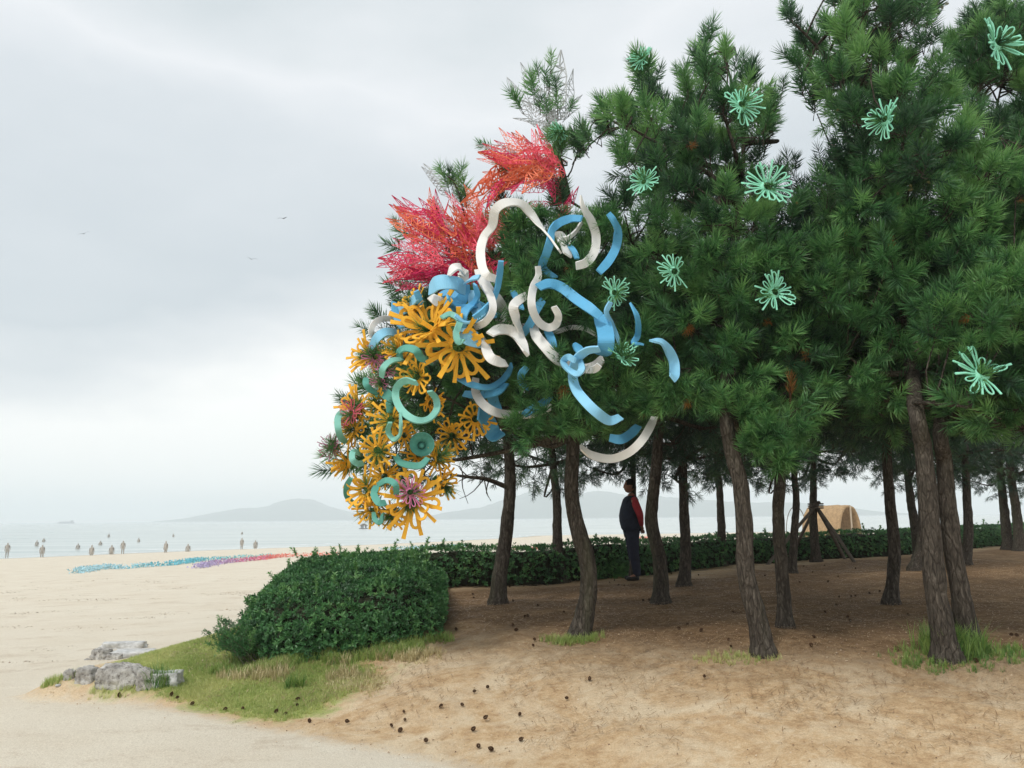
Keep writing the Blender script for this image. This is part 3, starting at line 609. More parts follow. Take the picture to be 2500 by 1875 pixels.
# a dead brown shoot hanging from the bent pine
ds = P(1707, 835, 7.35) - tC[2]; V, F = SHOOTS[0]; Rr = rot_to([[0.05, 0, 1]])[0]
o = link('dead_shoot', mesh_np('dead_shoot', (V * [0.55, .55, 1.2]) @ Rr.T, F, (M_dead,), tint=rng.random(len(V))), tC[0], ds - np.array([0, 0, .12])); o['label'] = 'orange-brown dead tuft of needles'
V, F = tube(smooth_path([P(1707, 900, 7.35) - tC[2], P(1707, 860, 7.35) - tC[2], P(1707, 835, 7.35) - tC[2]], 6), .012, 6); link('twig', mesh_np('twig', V, F, (M_cone,), True), tC[0])
# cones on the trees
def cone_mesh(name, m, Lc=1.0):
    V = []; F = []; rings = 8; n = 9
    for i_ in range(rings):
        t = i_ / (rings - 1); z = t * Lc; r_ = 0.5 * math.sin(math.pi * (0.12 + 0.8 * t)) ** 0.7 * (1 - .35 * t)
        for j_ in range(n):
            a = (j_ + 0.5 * (i_ % 2)) / n * 6.283; c_, s_ = math.cos(a), math.sin(a); q = len(V); da = 0.32; h = 0.16
            V += [(r_ * .55 * math.cos(a - da), r_ * .55 * math.sin(a - da), z - .03), (r_ * .55 * math.cos(a + da), r_ * .55 * math.sin(a + da), z - .03), (r_ * 1.15 * c_, r_ * 1.15 * s_, z + h * .35), (r_ * .5 * c_, r_ * .5 * s_, z + h)]
            F += [(q, q + 1, q + 2), (q + 1, q + 3, q + 2), (q + 3, q, q + 2)]
    return mesh_np(name, np.array(V) - [0, 0, Lc / 2], np.array(F), (m,))
CM = cone_mesh('pine_cone', M_cone, 0.95); GM = cone_mesh('cone', M_gcone, 1.4)
for f_, x, y, Y, tr in ((cM, 538, 248, 7.35, tC), (cM, 600, 328, 7.3, tC), (cM, 750, 305, 7.3, tC), (cM, 690, 378, 7.3, tC), (cU, 330, 715, 7.5, tC), (cU, 985, 1095, 7.3, tC), (cU, 1208, 592, 7.3, tD), (cU, 1600, 1005, 7.2, tD),
                        (cU, 1600, 1025, 7.2, tD), (cU, 1700, 985, 7.2, tD), (cU, 1400, 25, 7.6, tD), (cU, 1770, 40, 7.7, tD), (cU, 1795, 20, 7.7, tD), (cU, 1530, 1045, 7.2, tD)):
    o = link('cone', GM, tr[0], P(*f_(x, y), Y) - tr[2]); o.scale = (.03,) * 3; o.rotation_euler = (rng.uniform(1, 2.4), 0, rng.uniform(0, 6))

# ------------------------------------------------------------------ hedges
def rosette(seed, n=7, l=0.05, wd=0.019):
    r = np.random.default_rng(seed); V = []; F = []
    for k in range(n):
        a = k * 2.4 + r.normal(0, .3); th = rad(r.uniform(25, 78)); d = np.array([math.cos(a) * math.sin(th), math.sin(a) * math.sin(th), math.cos(th)]); s = np.array([-math.sin(a), math.cos(a), 0]); ll = l * r.uniform(.7, 1.15)
        up = np.cross(d, s) * .004; p = np.array([0, 0, k * .003]); q = len(V)
        V += [p, p + d * ll * .55 + s * wd / 2 + up, p + d * ll, p + d * ll * .55 - s * wd / 2 + up]; F += [(q, q + 1, q + 2), (q, q + 2, q + 3)]
    return np.array(V), np.array(F)
ROS = [rosette(s) for s in range(6)]; ROSB = [rosette(s + 20, 6, 0.062, 0.026) for s in range(5)]
def hedge(label, poly, H, n, protos, lump=0.07, edge=0.35, core=True, soft=()):
    poly = np.array(poly, float); lo, hi = poly.min(0), poly.max(0); root = np.array([poly[:, 0].mean(), poly[:, 1].mean(), 0]); root[2] = float(g(root[0], root[1]))
    hd = empty('hedge', root, label, 'hedge')
    def top(x, y, e):
        nn = np.array([noise.noise(Vector((a * 1.3, b_ * 1.3, 5))) + .5 * noise.noise(Vector((a * 3.4, b_ * 3.4, 2))) for a, b_ in zip(x, y)])
        hh = H(x, y) if callable(H) else H
        return hh * np.sqrt(np.clip(1 - (1 - np.clip(e / edge, 0, 1)) ** 2, 0.03, 1)) + lump * nn
    m = int(n * 0.62); X = []; 
    q = rng.uniform(lo, hi, (m * 6, 2)); e = sdf(q[:, 0], q[:, 1], poly); k = e > 0; q = q[k][:m]; e = e[k][:m]
    t_ = top(q[:, 0], q[:, 1], e); z1 = t_ - rng.exponential(.035, len(q)) + (rng.random(len(q)) < .04) * rng.uniform(0, .09, len(q))
    q2 = rng.uniform(lo - .1, hi + .1, (n * 16, 2)); e2 = sdf(q2[:, 0], q2[:, 1], poly); k = (e2 > -.05) & (e2 < .16); q2 = q2[k][:n - m]; e2 = e2[k][:n - m]
    z2 = rng.uniform(0.04, 1, len(q2)) ** .8 * top(q2[:, 0], q2[:, 1], np.clip(e2, .10, 1))
    qq = np.vstack([q, q2]); zz = np.concatenate([z1, z2]); ee = np.concatenate([e, e2]); P_ = np.column_stack([qq, g(qq[:, 0], qq[:, 1]) + zz])
    h_ = 1e-2; gxd = (sdf(qq[:, 0] + h_, qq[:, 1], poly) - sdf(qq[:, 0] - h_, qq[:, 1], poly)) / (2 * h_); gyd = (sdf(qq[:, 0], qq[:, 1] + h_, poly) - sdf(qq[:, 0], qq[:, 1] - h_, poly)) / (2 * h_)
    wgt = np.clip(1 - ee / .4, 0, 1); D = np.column_stack([-gxd * wgt, -gyd * wgt, .55 + .5 * (1 - wgt)]) + rng.normal(0, .42, (len(qq), 3))
    cl = np.array([noise.noise(Vector((p[0] * 4, p[1] * 4, p[2] * 4))) for p in P_]); ti = np.clip(.42 + .45 * cl + rng.normal(0, .14, len(P_)), 0, 1)
    sp = rng.choice(m, 46, replace=False); sp = sp[sp < len(q)]; sx_ = []; sD = []
    for k_ in sp:
        hh_ = rng.uniform(.05, .20); lean = rng.normal(0, .25, 2)
        for u in np.linspace(0, 1, 8): sx_.append([q[k_][0] + lean[0] * u * hh_, q[k_][1] + lean[1] * u * hh_, float(g(*q[k_])) + t_[k_] + u * hh_]); sD.append([lean[0] + rng.normal(0, .3), lean[1] + rng.normal(0, .3), 1])
    P_ = np.vstack([P_, np.array(sx_)]); D = np.vstack([D, np.array(sD)]); ti = np.concatenate([ti, np.clip(rng.normal(.75, .1, len(sx_)), 0, 1)])
    b = scatter(protos, rot_to(D, rng.uniform(0, 6.28, len(D))), P_ - root, rng.uniform(.75, 1.25, len(D)), ti)
    lf = link('foliage', b.mesh('foliage', (M_hedge,)), hd)
    # solid dark core added to block light, in place of inner twigs
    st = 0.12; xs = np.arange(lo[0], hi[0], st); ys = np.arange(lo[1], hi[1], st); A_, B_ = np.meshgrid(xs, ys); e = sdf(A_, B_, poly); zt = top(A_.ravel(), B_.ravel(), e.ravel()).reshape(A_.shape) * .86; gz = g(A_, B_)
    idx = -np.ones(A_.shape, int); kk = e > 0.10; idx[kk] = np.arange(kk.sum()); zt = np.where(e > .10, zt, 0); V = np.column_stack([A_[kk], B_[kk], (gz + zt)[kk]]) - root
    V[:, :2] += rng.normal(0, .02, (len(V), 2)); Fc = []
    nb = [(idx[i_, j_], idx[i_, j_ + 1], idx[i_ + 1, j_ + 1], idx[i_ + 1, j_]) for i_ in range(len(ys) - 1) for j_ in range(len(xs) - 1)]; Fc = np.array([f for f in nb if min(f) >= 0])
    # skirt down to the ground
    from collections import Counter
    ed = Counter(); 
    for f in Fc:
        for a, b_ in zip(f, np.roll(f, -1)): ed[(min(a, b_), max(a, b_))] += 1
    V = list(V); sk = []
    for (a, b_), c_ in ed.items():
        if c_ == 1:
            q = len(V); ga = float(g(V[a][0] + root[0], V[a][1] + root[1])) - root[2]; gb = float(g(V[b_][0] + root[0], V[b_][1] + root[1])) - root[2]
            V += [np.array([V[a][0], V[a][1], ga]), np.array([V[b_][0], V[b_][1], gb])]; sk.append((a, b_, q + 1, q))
    link('light_block_core', mesh_np('light_block_core', np.array(V), np.vstack([Fc, np.array(sk)]), (plain('hedge_core_dark', (0.030, 0.034, 0.020), 0.95, 0.1, 0.5, 20),)), hd)
    return hd
hedge('bulky rounded end of the clipped hedge above the grassy slope', [(-0.78, 8.75), (-1.2, 8.5), (-2.0, 8.4), (-2.55, 8.55), (-2.9, 9.1), (-3.1, 10.3), (-3.25, 12.2), (-3.4, 14.2), (-1.5, 15.0), (-1.25, 13.6), (-0.95, 11)],
      lambda x, y: 0.57 + 0.03 * np.clip((y - 9) / 5, 0, 1), 15500, ROS, .07, .42)
hedge('long low clipped hedge running behind the man and the pines', [(-1.9, 13.9), (-1.2, 13.9), (1.4, 15.1), (2.2, 15.7), (3.9, 18.0), (5.0, 19.1), (7.1, 20.9), (10.0, 22.3), (14.3, 26.1), (16.5, 28.1), (24, 34.5), (23.1, 35.4), (15.7, 29.1), (13.5, 27.1), (9.4, 23.4), (6.4, 21.9), (4.2, 20.0), (3.0, 18.9), (1.5, 16.8), (.8, 16.1), (-1.6, 15.2)],
      0.66, 26000, ROSB, .05, .25)
# upright sprigs standing out of the hedge
bush_p = G(1318, 1247)
def bush(label, c, r, n, name='shrub'):
    root = np.array([c[0], c[1], float(g(c[0], c[1]))]); hd = empty(name, root, label, 'bush'); d = rng.normal(size=(n, 3)); d[:, 2] = np.abs(d[:, 2]); d /= np.linalg.norm(d, axis=1)[:, None]
    T = d * np.array(r) * (rng.random(n)[:, None] ** .25); b = scatter(SHOOTS_LIGHT, rot_to(d + rng.normal(0, .3, (n, 3)), 0.0), T, rng.uniform(.35, .55, n), np.clip(rng.normal(.5, .2, n), 0, 1))
    link('foliage', b.mesh('foliage', (M_needle,)), hd)
    br = Bag()
    for q in T[:: max(1, n // 25)]: V, F = tube(smooth_path([[0, 0, -.02], q * .5 + [0, 0, .03], q], 5), .006, 4); br.add(V, F)
    link('branches', br.mesh('branches', (M_bark,)), hd)
bush('low rounded dark green bush in front of the hedge beside the man', bush_p, (.42, .3, .30), 420)

# ------------------------------------------------------------------ grass
def blade(seed, h=0.12, wdt=0.006, n=9, lean=.35):
    r = np.random.default_rng(seed); V = []; F = []
    for _ in range(n):
        a = r.random() * 6.283; b0 = np.array([r.normal(0, .015), r.normal(0, .015), -.01]); l = lean * r.uniform(.2, 1.3); hh = h * r.uniform(.5, 1.15); dr = np.array([math.cos(a), math.sin(a), 0]); s = np.array([-math.sin(a), math.cos(a), 0]) * wdt / 2
        m = b0 + dr * hh * l * .35 + np.array([0, 0, hh * .6]); t_ = b0 + dr * hh * l + np.array([0, 0, hh]); q = len(V); V += [b0 - s, b0 + s, m + s * .8, m - s * .8, t_]; F += [(q, q + 1, q + 2), (q, q + 2, q + 3), (q + 3, q + 2, q + 4)]
    return np.array(V), np.array(F)
GR = [blade(s, .045, .005) for s in range(5)]; GT = [blade(s + 9, .26, .007, 12, .55) for s in range(5)]; GM_ = [blade(s + 30, .11, .006, 10, .6) for s in range(5)]
def grass_area(poly, n, protos, tint, sc=(.6, 1.3), patch=0.0, name='grass', label=None, m=None, fade=0.25):
    poly = np.array(poly, float); q = rng.uniform(poly.min(0), poly.max(0), (n * 3, 2)); e = sdf(q[:, 0], q[:, 1], poly)
    nn = np.array([noise.noise(Vector((a * 2.3, b_ * 2.3, 9))) for a, b_ in q]); k = (e > 0) & (rng.random(len(q)) < np.clip(e / fade, 0, 1)) & (nn > patch - 1 + rng.random(len(q)) * .5); q = q[k][:n]; nn = nn[k][:n]
    T = np.column_stack([q, g(q[:, 0], q[:, 1])]); d = np.column_stack([rng.normal(0, .15, (len(q), 2)), np.ones(len(q))])
    b = scatter(protos, rot_to(d, rng.uniform(0, 6.28, len(q))), T, rng.uniform(*sc, len(q)), np.clip(tint + .3 * nn + rng.normal(0, .13, len(q)), 0, 1))
    tag(link(name, b.mesh(name, (m or M_grass,))), kind='stuff', label=label)
grass_area(LAWN, 21000, GR, .74, (.45, 1.0), -.6, label='short yellow-green grass on the slope behind the rocks')
def disc(c, r, n=10, sq=1.0): return [(c[0] + r * math.cos(a), c[1] + r * sq * math.sin(a)) for a in np.linspace(0, 6.28, n, endpoint=False)]
fd = G(2040, 1400); grass_area(disc(fd + [0.0, -.12, 0], .30), 230, GT, .25, (.6, 1.05), label='tall dense green grass round the foot of the thick pine'); grass_area(disc(fd + [0.0, -.28, 0], .70, 12, .62), 750, GM_, .22, (.35, .8), fade=.6, label='low green grass spreading round the foot of the thick pine')
q_ = G(1240, 1385); grass_area(disc(q_, .34, 10, .6), 260, GM_, .6, (.4, .8), label='sparse grass at the foot of the kinked pine')
q_ = G(1590, 1425); grass_area(disc(q_, .42, 10, .5), 200, GM_, .75, (.3, .6), label='sparse straw-coloured grass by the foot of the leaning pine')
for a, b_, r_, n_, tt, sc_, lab in ((345, 1483, .14, 120, .25, (.5, .9), 'bright green grass clump in front of the white block'), (640, 1487, .12, 90, .3, (.35, .7), 'small dark green grass clump on the slope'),
                                 (130, 1468, .22, 160, .45, (.4, .9), 'grass growing at the tip of the rocks'), (255, 1490, .30, 110, .7, (.3, .6), 'dry grass along the foot of the rocks')):
    c = G(a, b_); grass_area(disc(c, r_, 9, .55), n_, GT if r_ < .2 else GM_, tt, sc_, label=lab)
grass_area([(-2.6, 7.9), (-1.6, 7.3), (-1.1, 7.2), (-.7, 7.9), (-.5, 8.3), (-1.2, 8.3), (-2.2, 8.1)], 1500, GR, .6, (.5, 1.3), .85, m=M_straw, fade=.4, label='thin dry grass where the lawn fades into the sandy slope')
grass_area([(-3.3, 8.4), (-2.5, 8.15), (-1.6, 8.1), (-.6, 8.3), (-.6, 8.75), (-1.2, 8.6), (-2.2, 8.6), (-2.6, 9.0)], 1700, GM_, .42, (.5, 1.2), .75, fade=.05, label='ragged grass in the shade under the hedge front')
grass_area([(-3.0, 8.2), (-2.2, 7.85), (-1.1, 7.7), (-.6, 8.1), (-1.2, 8.4), (-2.6, 8.4)], 900, GM_, .5, (.5, 1.2), .8, m=M_straw, label='straw-coloured dead grass below the hedge')
# feathery shrub at the hedge end
sh = G(552, 1425); root = empty('shrub', sh, 'feathery green shrub of upright stems leaning out at the hedge end', 'shrub'); b = Bag(); st = Bag()
for _ in range(75):
    a = rng.normal(0, .18); d = np.array([rng.normal(-.16, .22), rng.normal(0, .15), rng.uniform(.14, .38)]); d[0] = max(d[0], -.30); s = np.array([rng.normal(0, .10), rng.normal(.05, .14), 0]); pth = smooth_path([s, s + d * .5 + [0, 0, .04], s + d], 8)
    V, F = tube(pth, .003, 3); st.add(V, F)
    T = np.repeat(pth[2:], 7, 0) + rng.normal(0, .015, (42, 3)); D = d + rng.normal(0, .3, (42, 3)); bb = scatter([rosette(3, 4, .035, .007)], rot_to(D, 0.0), T, rng.uniform(.7, 1.3, 42), np.full(42, np.clip(rng.normal(.5, .15), 0, 1)))
    b.add(np.concatenate(bb.V), np.concatenate(bb.F[3]), np.concatenate(bb.T))
link('foliage', b.mesh('foliage', (M_hedge,)), root); link('stems', st.mesh('stems', (M_wood,)), root)
# dry needles and litter on the mound
n_ = 60000; q = rng.uniform((-4, 4), (11, 20), (n_ * 4, 2)); m_ = sdf(q[:, 0], q[:, 1], MOUND); nn = np.array([noise.noise(Vector((a * 1.7, b_ * 1.7, 4))) for a, b_ in q])
k = (m_ > .05) & (nn * .7 + np.clip(m_ / 2.4, 0, .75) - .15 > rng.random(len(q)) * .8) & (rng.random(len(q)) < np.clip(9 / q[:, 1], 0, 1) ** 1.4); q = q[k][:n_]; n_ = len(q)
a = rng.uniform(0, 6.28, n_); l = rng.uniform(.015, .040, n_); wv = .0016 + .0004 * q[:, 1] / 6; d = np.column_stack([np.cos(a), np.sin(a)]); s = np.column_stack([-np.sin(a), np.cos(a)]) * wv[:, None]
e1 = q - d * l[:, None]; e2 = q + d * l[:, None]; z1 = g(e1[:, 0], e1[:, 1]) + .022; z2 = g(e2[:, 0], e2[:, 1]) + .026
V = np.stack([np.column_stack([e1 - s, z1]), np.column_stack([e1 + s, z1]), np.column_stack([e2 + s, z2]), np.column_stack([e2 - s, z2])], 1).reshape(-1, 3)
tag(link('pine_needle_litter', mesh_np('pine_needle_litter', V, np.arange(n_ * 4).reshape(-1, 4), (M_dry,), tint=np.repeat(rng.random(n_) ** 1.3 * .8, 4))), kind='stuff', label='fallen brown pine needles strewn over the mound')

# weed and shell debris on the beach, lying in drifts
q = rng.uniform((-22, 10.5), (-3.8, 34), (60000, 2)); nn = np.array([noise.noise(Vector((a * .35, b_ * .9, 7))) + .6 * noise.noise(Vector((a * 1.5, b_ * 2.5, 1))) for a, b_ in q]); k = (nn > .42) & (sdf(q[:, 0], q[:, 1], MOUND) < -.1) & (q[:, 0] > -.62 * q[:, 1] - 1); q = q[k][:5200]; n_ = len(q)
tt = np.array([(-.5, -.4, 0), (.6, -.3, 0), (0, .6, 0), (.05, 0, .5)]); tf = np.array([(0, 1, 3), (1, 2, 3), (2, 0, 3)])
b = scatter([(tt, tf), (tt * [2.2, .5, .6], tf)], rot_to(np.tile([0, 0, 1.0], (n_, 1)) + rng.normal(0, .1, (n_, 3)), rng.uniform(0, 6.28, n_)), np.column_stack([q, g(q[:, 0], q[:, 1]) + .003]), .006 + rng.exponential(.007, n_), rng.random(n_))
tag(link('beach_debris', b.mesh('beach_debris', (foliage_mat('weed_and_shell', (0.16, 0.11, 0.07), (0.34, 0.25, 0.17), (0.55, 0.45, 0.33), 0.0),))), kind='stuff', label='dried weed and shell debris drifted over the beach')
# crumbs of bark, grit and sand clods
n_ = 16000; q = rng.uniform((-4.5, 3.9), (9, 13), (n_ * 3, 2)); m_ = sdf(q[:, 0], q[:, 1], MOUND); k = (m_ > -.25) & (rng.random(len(q)) < np.where(m_ > .05, 1, .25)) & (rng.random(len(q)) < np.clip(7 / q[:, 1], 0, 1) ** 2); q = q[k][:n_]; n_ = len(q)
tet = np.array([(-.5, -.4, 0), (.6, -.3, 0), (0, .6, 0), (.05, 0, .7)]); ft = np.array([(0, 1, 3), (1, 2, 3), (2, 0, 3)])
b = scatter([(tet * [1, 1, .6], ft), (tet * [1.6, .6, .5], ft), (tet * [.7, 1.3, .8], ft)], rot_to(np.tile([0, 0, 1.0], (n_, 1)) + rng.normal(0, .2, (n_, 3)), rng.uniform(0, 6.28, n_)), np.column_stack([q, g(q[:, 0], q[:, 1]) + .004]), .004 + np.minimum(rng.exponential(.004, n_), .012), rng.random(n_) ** .8)
tag(link('bark_crumbs', b.mesh('bark_crumbs', (foliage_mat('crumb', (0.12, 0.07, 0.04), (0.42, 0.28, 0.16), (0.60, 0.48, 0.34), 0.0),))), kind='stuff', label='crumbs of bark, grit and sand clods on the slope')
# ------------------------------------------------------------------ rocks
def rock(x0, x1, ytop, ybot, label, m, seed, depth=1.0, boxy=.5, top_flat=0.0):
    (pa, yb), (pb, _) = cR(x0, ybot), cR(x1, ybot); _, yt = cR(x0, ytop); c = G((pa + pb) / 2, yb); Y = c[1]
    wd = (pb - pa) * mpp(Y); hh = (yb - yt) * mpp(Y)
    me = bpy.data.meshes.new('rock'); 
    import bmesh
    bm = bmesh.new(); bmesh.ops.create_icosphere(bm, subdivisions=4, radius=1)
    for v in bm.verts:
        p = v.co.copy(); mx = max(abs(p.x), abs(p.y), abs(p.z)); p = p.lerp(p / mx, boxy)
        n_ = noise.noise(p * 1.3 + Vector((seed, 0, 0))) * .22 + noise.noise(p * 3.7 + Vector((seed, 4, 0))) * .10 + noise.noise(p * 9 + Vector((seed, 4, 7))) * .04
        r_ = 1 - abs(noise.noise(p * 2.4 + Vector((0, seed, 9)))) * .22
        p = p * (1 + n_) * r_
        v.co = Vector((p.x * wd / 2 * 1.03, p.y * wd / 2 * depth, (min(p.z, .8 if top_flat else 2) * .5 + .40) * hh))
    bm.to_mesh(me); bm.free(); me.materials.append(m)
    for f in me.polygons: f.use_smooth = True
    o = link('rock', me, None, c + [0, wd * .5 * depth * .8, -.05]); o.rotation_euler = (0, 0, rng.uniform(-.2, .2)); tag(o, label, 'rock', 'rocks edging the grassy tip of the mound')
rock(620, 730, 475, 565, 'smallest round stone at the sea end of the upper rocks', M_rock, 1, 1, .2)
rock(715, 985, 320, 560, 'dark rounded boulder standing tallest in the upper row of rocks', M_rock, 2, 1.1, .45)
rock(945, 1190, 400, 555, 'grey stone wedged beside the dark boulder, under the grass edge', M_rock, 3, 1.2, .5)
rock(1000, 1640, 350, 530, 'pale flat slab lying on the grass above the boulders', M_palerock, 4, .55, .7, 1)
rock(880, 1500, 222, 400, 'pale flat slab at the top edge by the beach', M_palerock, 5, .35, .7, 1)
rock(310, 480, 620, 850, 'narrow mossy stone at the tip, half covered by grass', M_rock, 6, 1, .4)
rock(490, 790, 575, 915, 'black-stained boulder second in the lower row of rocks', M_rock, 7, .9, .5)
rock(770, 1440, 545, 985, 'largest brownish boulder in the middle of the lower row', M_rock, 8, .6, .5)
rock(1400, 1660, 590, 1010, 'tall narrow boulder touching the white block', M_rock, 9, .9, .5)
rock(1590, 2020, 640, 960, 'white flat-topped stone block beside the green grass clump', M_palerock, 10, .8, .85, 1)

# ------------------------------------------------------------------ pine cones on the ground
spots = []
for f_, lst in ((crop(1000, 1050, 2.949), [(455, 1190), (462, 1216), (745, 1240), (923, 1275), (830, 1355), (852, 1350), (1110, 1322), (745, 1420), (768, 1452), (900, 1522), (890, 1565), (822, 1128), (1505, 1125), (1545, 1128), (1440, 1105), (1475, 1090), (1940, 1442), (2000, 1412), (2100, 1455), (1682, 1236), (1728, 1234), (1885, 1040), (2080, 1050), (335, 1447), (720, 1137)]),
                (crop(1700, 1050, 2.765), [(218, 1430), (235, 1475), (795, 1410), (775, 1465), (1350, 1490), (1022, 1275), (1040, 1298), (945, 1192), (870, 1240), (958, 995), (785, 965), (463, 990), (250, 1240), (1170, 1110), (1240, 1097), (1075, 1130), (1045, 1133), (965, 1135), (698, 1035), (890, 1030), (2165, 1400), (2128, 1395), (1890, 1572), (35, 1365), (1075, 940), (1430, 1258), (725, 925), (865, 920)]),
                (crop(100, 1300, 2.212), [(1270, 980), (1320, 992), (1383, 945), (1450, 1032), (1653, 1034), (1893, 1057), (1940, 1082), (1965, 1025), (1960, 982), (2080, 1138), (705, 885), (736, 903), (817, 936), (422, 890), (1388, 912), (2160, 952), (995, 966), (1090, 962)]),
                (crop(1100, 1450, 1.58), [(92, 385), (143, 368), (135, 487), (267, 475), (45, 437), (272, 572), (108, 598), (156, 610), (980, 328), (537, 337), (448, 412), (88, 532)])):
    spots += [f_(a, b_) for a, b_ in lst]
for a, b_ in spots:
    c = G(a, b_); o = link('pine_cone', CM, None, c + [0, 0, .022]); s = rng.uniform(.028, .042); o.scale = (s, s, s); o.rotation_euler = (rng.uniform(.4, 2.6), 0, rng.uniform(0, 6.28))
    tag(o, 'small dark brown open pine cone fallen on the sandy ground', 'pine cone', 'pine cones lying on the sandy ground')
marks = [('the foot of ' + {'pale kinked pine': 'the kinked pine'}.get(x, x), G(*p)) for x, p in (('the kinked pine', (1250, 1376)), ('the twice-bent leaning pine', (1650, 1414)), ('the slim straight pine', (1697, 1356)),
         ('the bowed dark pine', (1428, 1303)), ('the dark pine by the bulky hedge', (1077, 1305)), ('the pine with the grass clump', (2047, 1425)), ('the pine in the tripod of props', (1763, 1213)))]
marks += [('the shoes of the man', G(1368, 1253)), ('the white stone block', G(360, 1482)), ('the tip of the rocks', G(110, 1480))]
cones = [o for o in COL.objects if o.name.startswith('pine_cone') and o.parent is None]; used_c = set()
for nm_, p_ in marks:
    o = min((c for c in cones if c.name not in used_c), key=lambda c: (c.location.x - p_[0]) ** 2 + (c.location.y - p_[1]) ** 2); used_c.add(o.name); o['label'] = 'brown pine cone lying closest to ' + nm_
for c in cones:
    if c.name not in used_c: c['label'] = 'small dark brown pine cone lying loose on sandy ground, away from any tree foot'
def stone(a, b_, s, lab, name='pebble'):
    V, F = tube([[0, 0, -.5], [0, 0, -.45], [0, 0, 0], [0, 0, .4], [0, 0, .5]], [.2, .7, 1, .6, .1], 7, .3, a); o = link(name, mesh_np(name, V, F, (M_palerock,), True), None, G(a, b_) + [0, 0, s * .3]); o.scale = (s, s * .8, s * .8); tag(o, lab, 'stone')
stone(*cR(255, 955), .03, 'small white stone on the sand below the rock tip')

# ------------------------------------------------------------------ foam flowers
def petal_mesh(m, r0=.26, r1=.82, wd=.25, st=.055, th=.035):
    n = 14; V = []; F = []
    for k in range(n):
        a = k / n * 2 * math.pi; u = (1 - math.cos(a)) / 2; x = r0 + (r1 - r0) * u; y = wd / 2 * math.sin(a) * (.55 + .75 * u) 
        nx = -math.cos(a); ny = math.sin(a); ln = math.hypot(nx * wd, ny * (r1 - r0)); nx, ny = nx * wd / ln, ny * (r1 - r0) / ln
        z = .10 * (x - r0)
        for sx in (-1, 1):
            for sz in (-1, 1): V.append((x + nx * st / 2 * sx, y + ny * st / 2 * sx, z + sz * th / 2))
    for k in range(n):
        a, b_ = k * 4, ((k + 1) % n) * 4
        for i_, j_ in ((0, 1), (1, 3), (3, 2), (2, 0)): F.append((a + i_, a + j_, b_ + j_, b_ + i_))
    return mesh_np('petal', V, np.array(F), (m,))
def bar_mesh(m, r0=.24, r1=1.0, st=.062, th=.035):
    V = []; 
    for x, z, k in ((r0, 0, .8), ((r0 + r1) / 2, .045, 1), (r1, .02, 1.25)):
        for a, b_ in ((-1, -1), (1, -1), (1, 1), (-1, 1)): V.append((x, a * st / 2 * k, z + b_ * th / 2))
    F = [(k * 4 + i_, k * 4 + (i_ + 1) % 4, k * 4 + 4 + (i_ + 1) % 4, k * 4 + 4 + i_) for k in range(2) for i_ in range(4)] + [(3, 2, 1, 0), (8, 9, 10, 11)]
    return mesh_np('ray', V, np.array(F), (m,))
def hub_mesh(m, r=.26, wd=.10, th=.05):
    n = 20; V = []
    for k in range(n):
        a = k / n * 6.2832
        for rr, z in ((r - wd, th), (r, -th / 2), (r, th / 2), (r - wd, th * 2)): V.append((rr * math.cos(a), rr * math.sin(a), z))
    F = [(k * 4 + i_, k * 4 + (i_ + 1) % 4, ((k + 1) % n) * 4 + (i_ + 1) % 4, ((k + 1) % n) * 4 + i_) for k in range(n) for i_ in range(4)]
    return mesh_np('hub', V, np.array(F), (m,))
FM = {}
def flower(px, py, Y, rpx, nrm, m, label, group, key, npet=11, cup=0.25, ragged=.14, flat=1.0, missing=0):
    if key not in FM:
        thin = key in ('pink', 'plum', 'crimson'); wide = key == 'yellow'
        FM[key] = (petal_mesh(m, wd=.20 if thin else (.25 if wide else .19), r1=.76 if wide else .84, st=.035 if thin else (.084 if wide else .042), th=.026 if wide else .03), bar_mesh(m, st=.035 if thin else (.090 if wide else .055), th=.026 if wide else .035), hub_mesh(m))
    Y -= .12; pm, bm_, hm = FM[key]; c = P(px, py, Y); R_ = rpx * mpp(Y) * (0.97 if m is M_yellow else 1.20)
    n = np.array(nrm, float); n /= np.linalg.norm(n); Rm = Matrix(rot_to([n], rng.uniform(0, 6.28))[0].tolist())
    f = empty('foam_flower', c, label, 'foam flower', group); f.matrix_world = Matrix.Translation(c) @ Rm.to_4x4() @ Matrix.Scale(R_, 4)
    link('hub', hm, f)
    for k in range(npet):
        if k < missing: continue
        for me_, nm, da in ((pm, 'petal', 0), (bm_, 'ray', .5)):
            a = (k + da) / npet * 6.2832 + rng.normal(0, .05); tilt = cup + rng.normal(0, ragged) + .28 * math.sin(a * 2 + px)
            o = link(nm, me_, f); o.matrix_local = Matrix.Rotation(a, 4, 'Z') @ Matrix.Rotation(-tilt, 4, 'Y') @ Matrix.Rotation(rng.normal(0, .15), 4, 'X') @ Matrix.Scale(rng.uniform(.86, 1.1), 4)
    if Y < 8.6: EXTRA_A.extend([(c + n * rng.uniform(-.22, -.08) + rng.normal(0, .012, 3), n + rng.normal(0, .18, 3)) for _ in range(3)])
    return f
GY = 'yellow foam flowers on the tree tip'
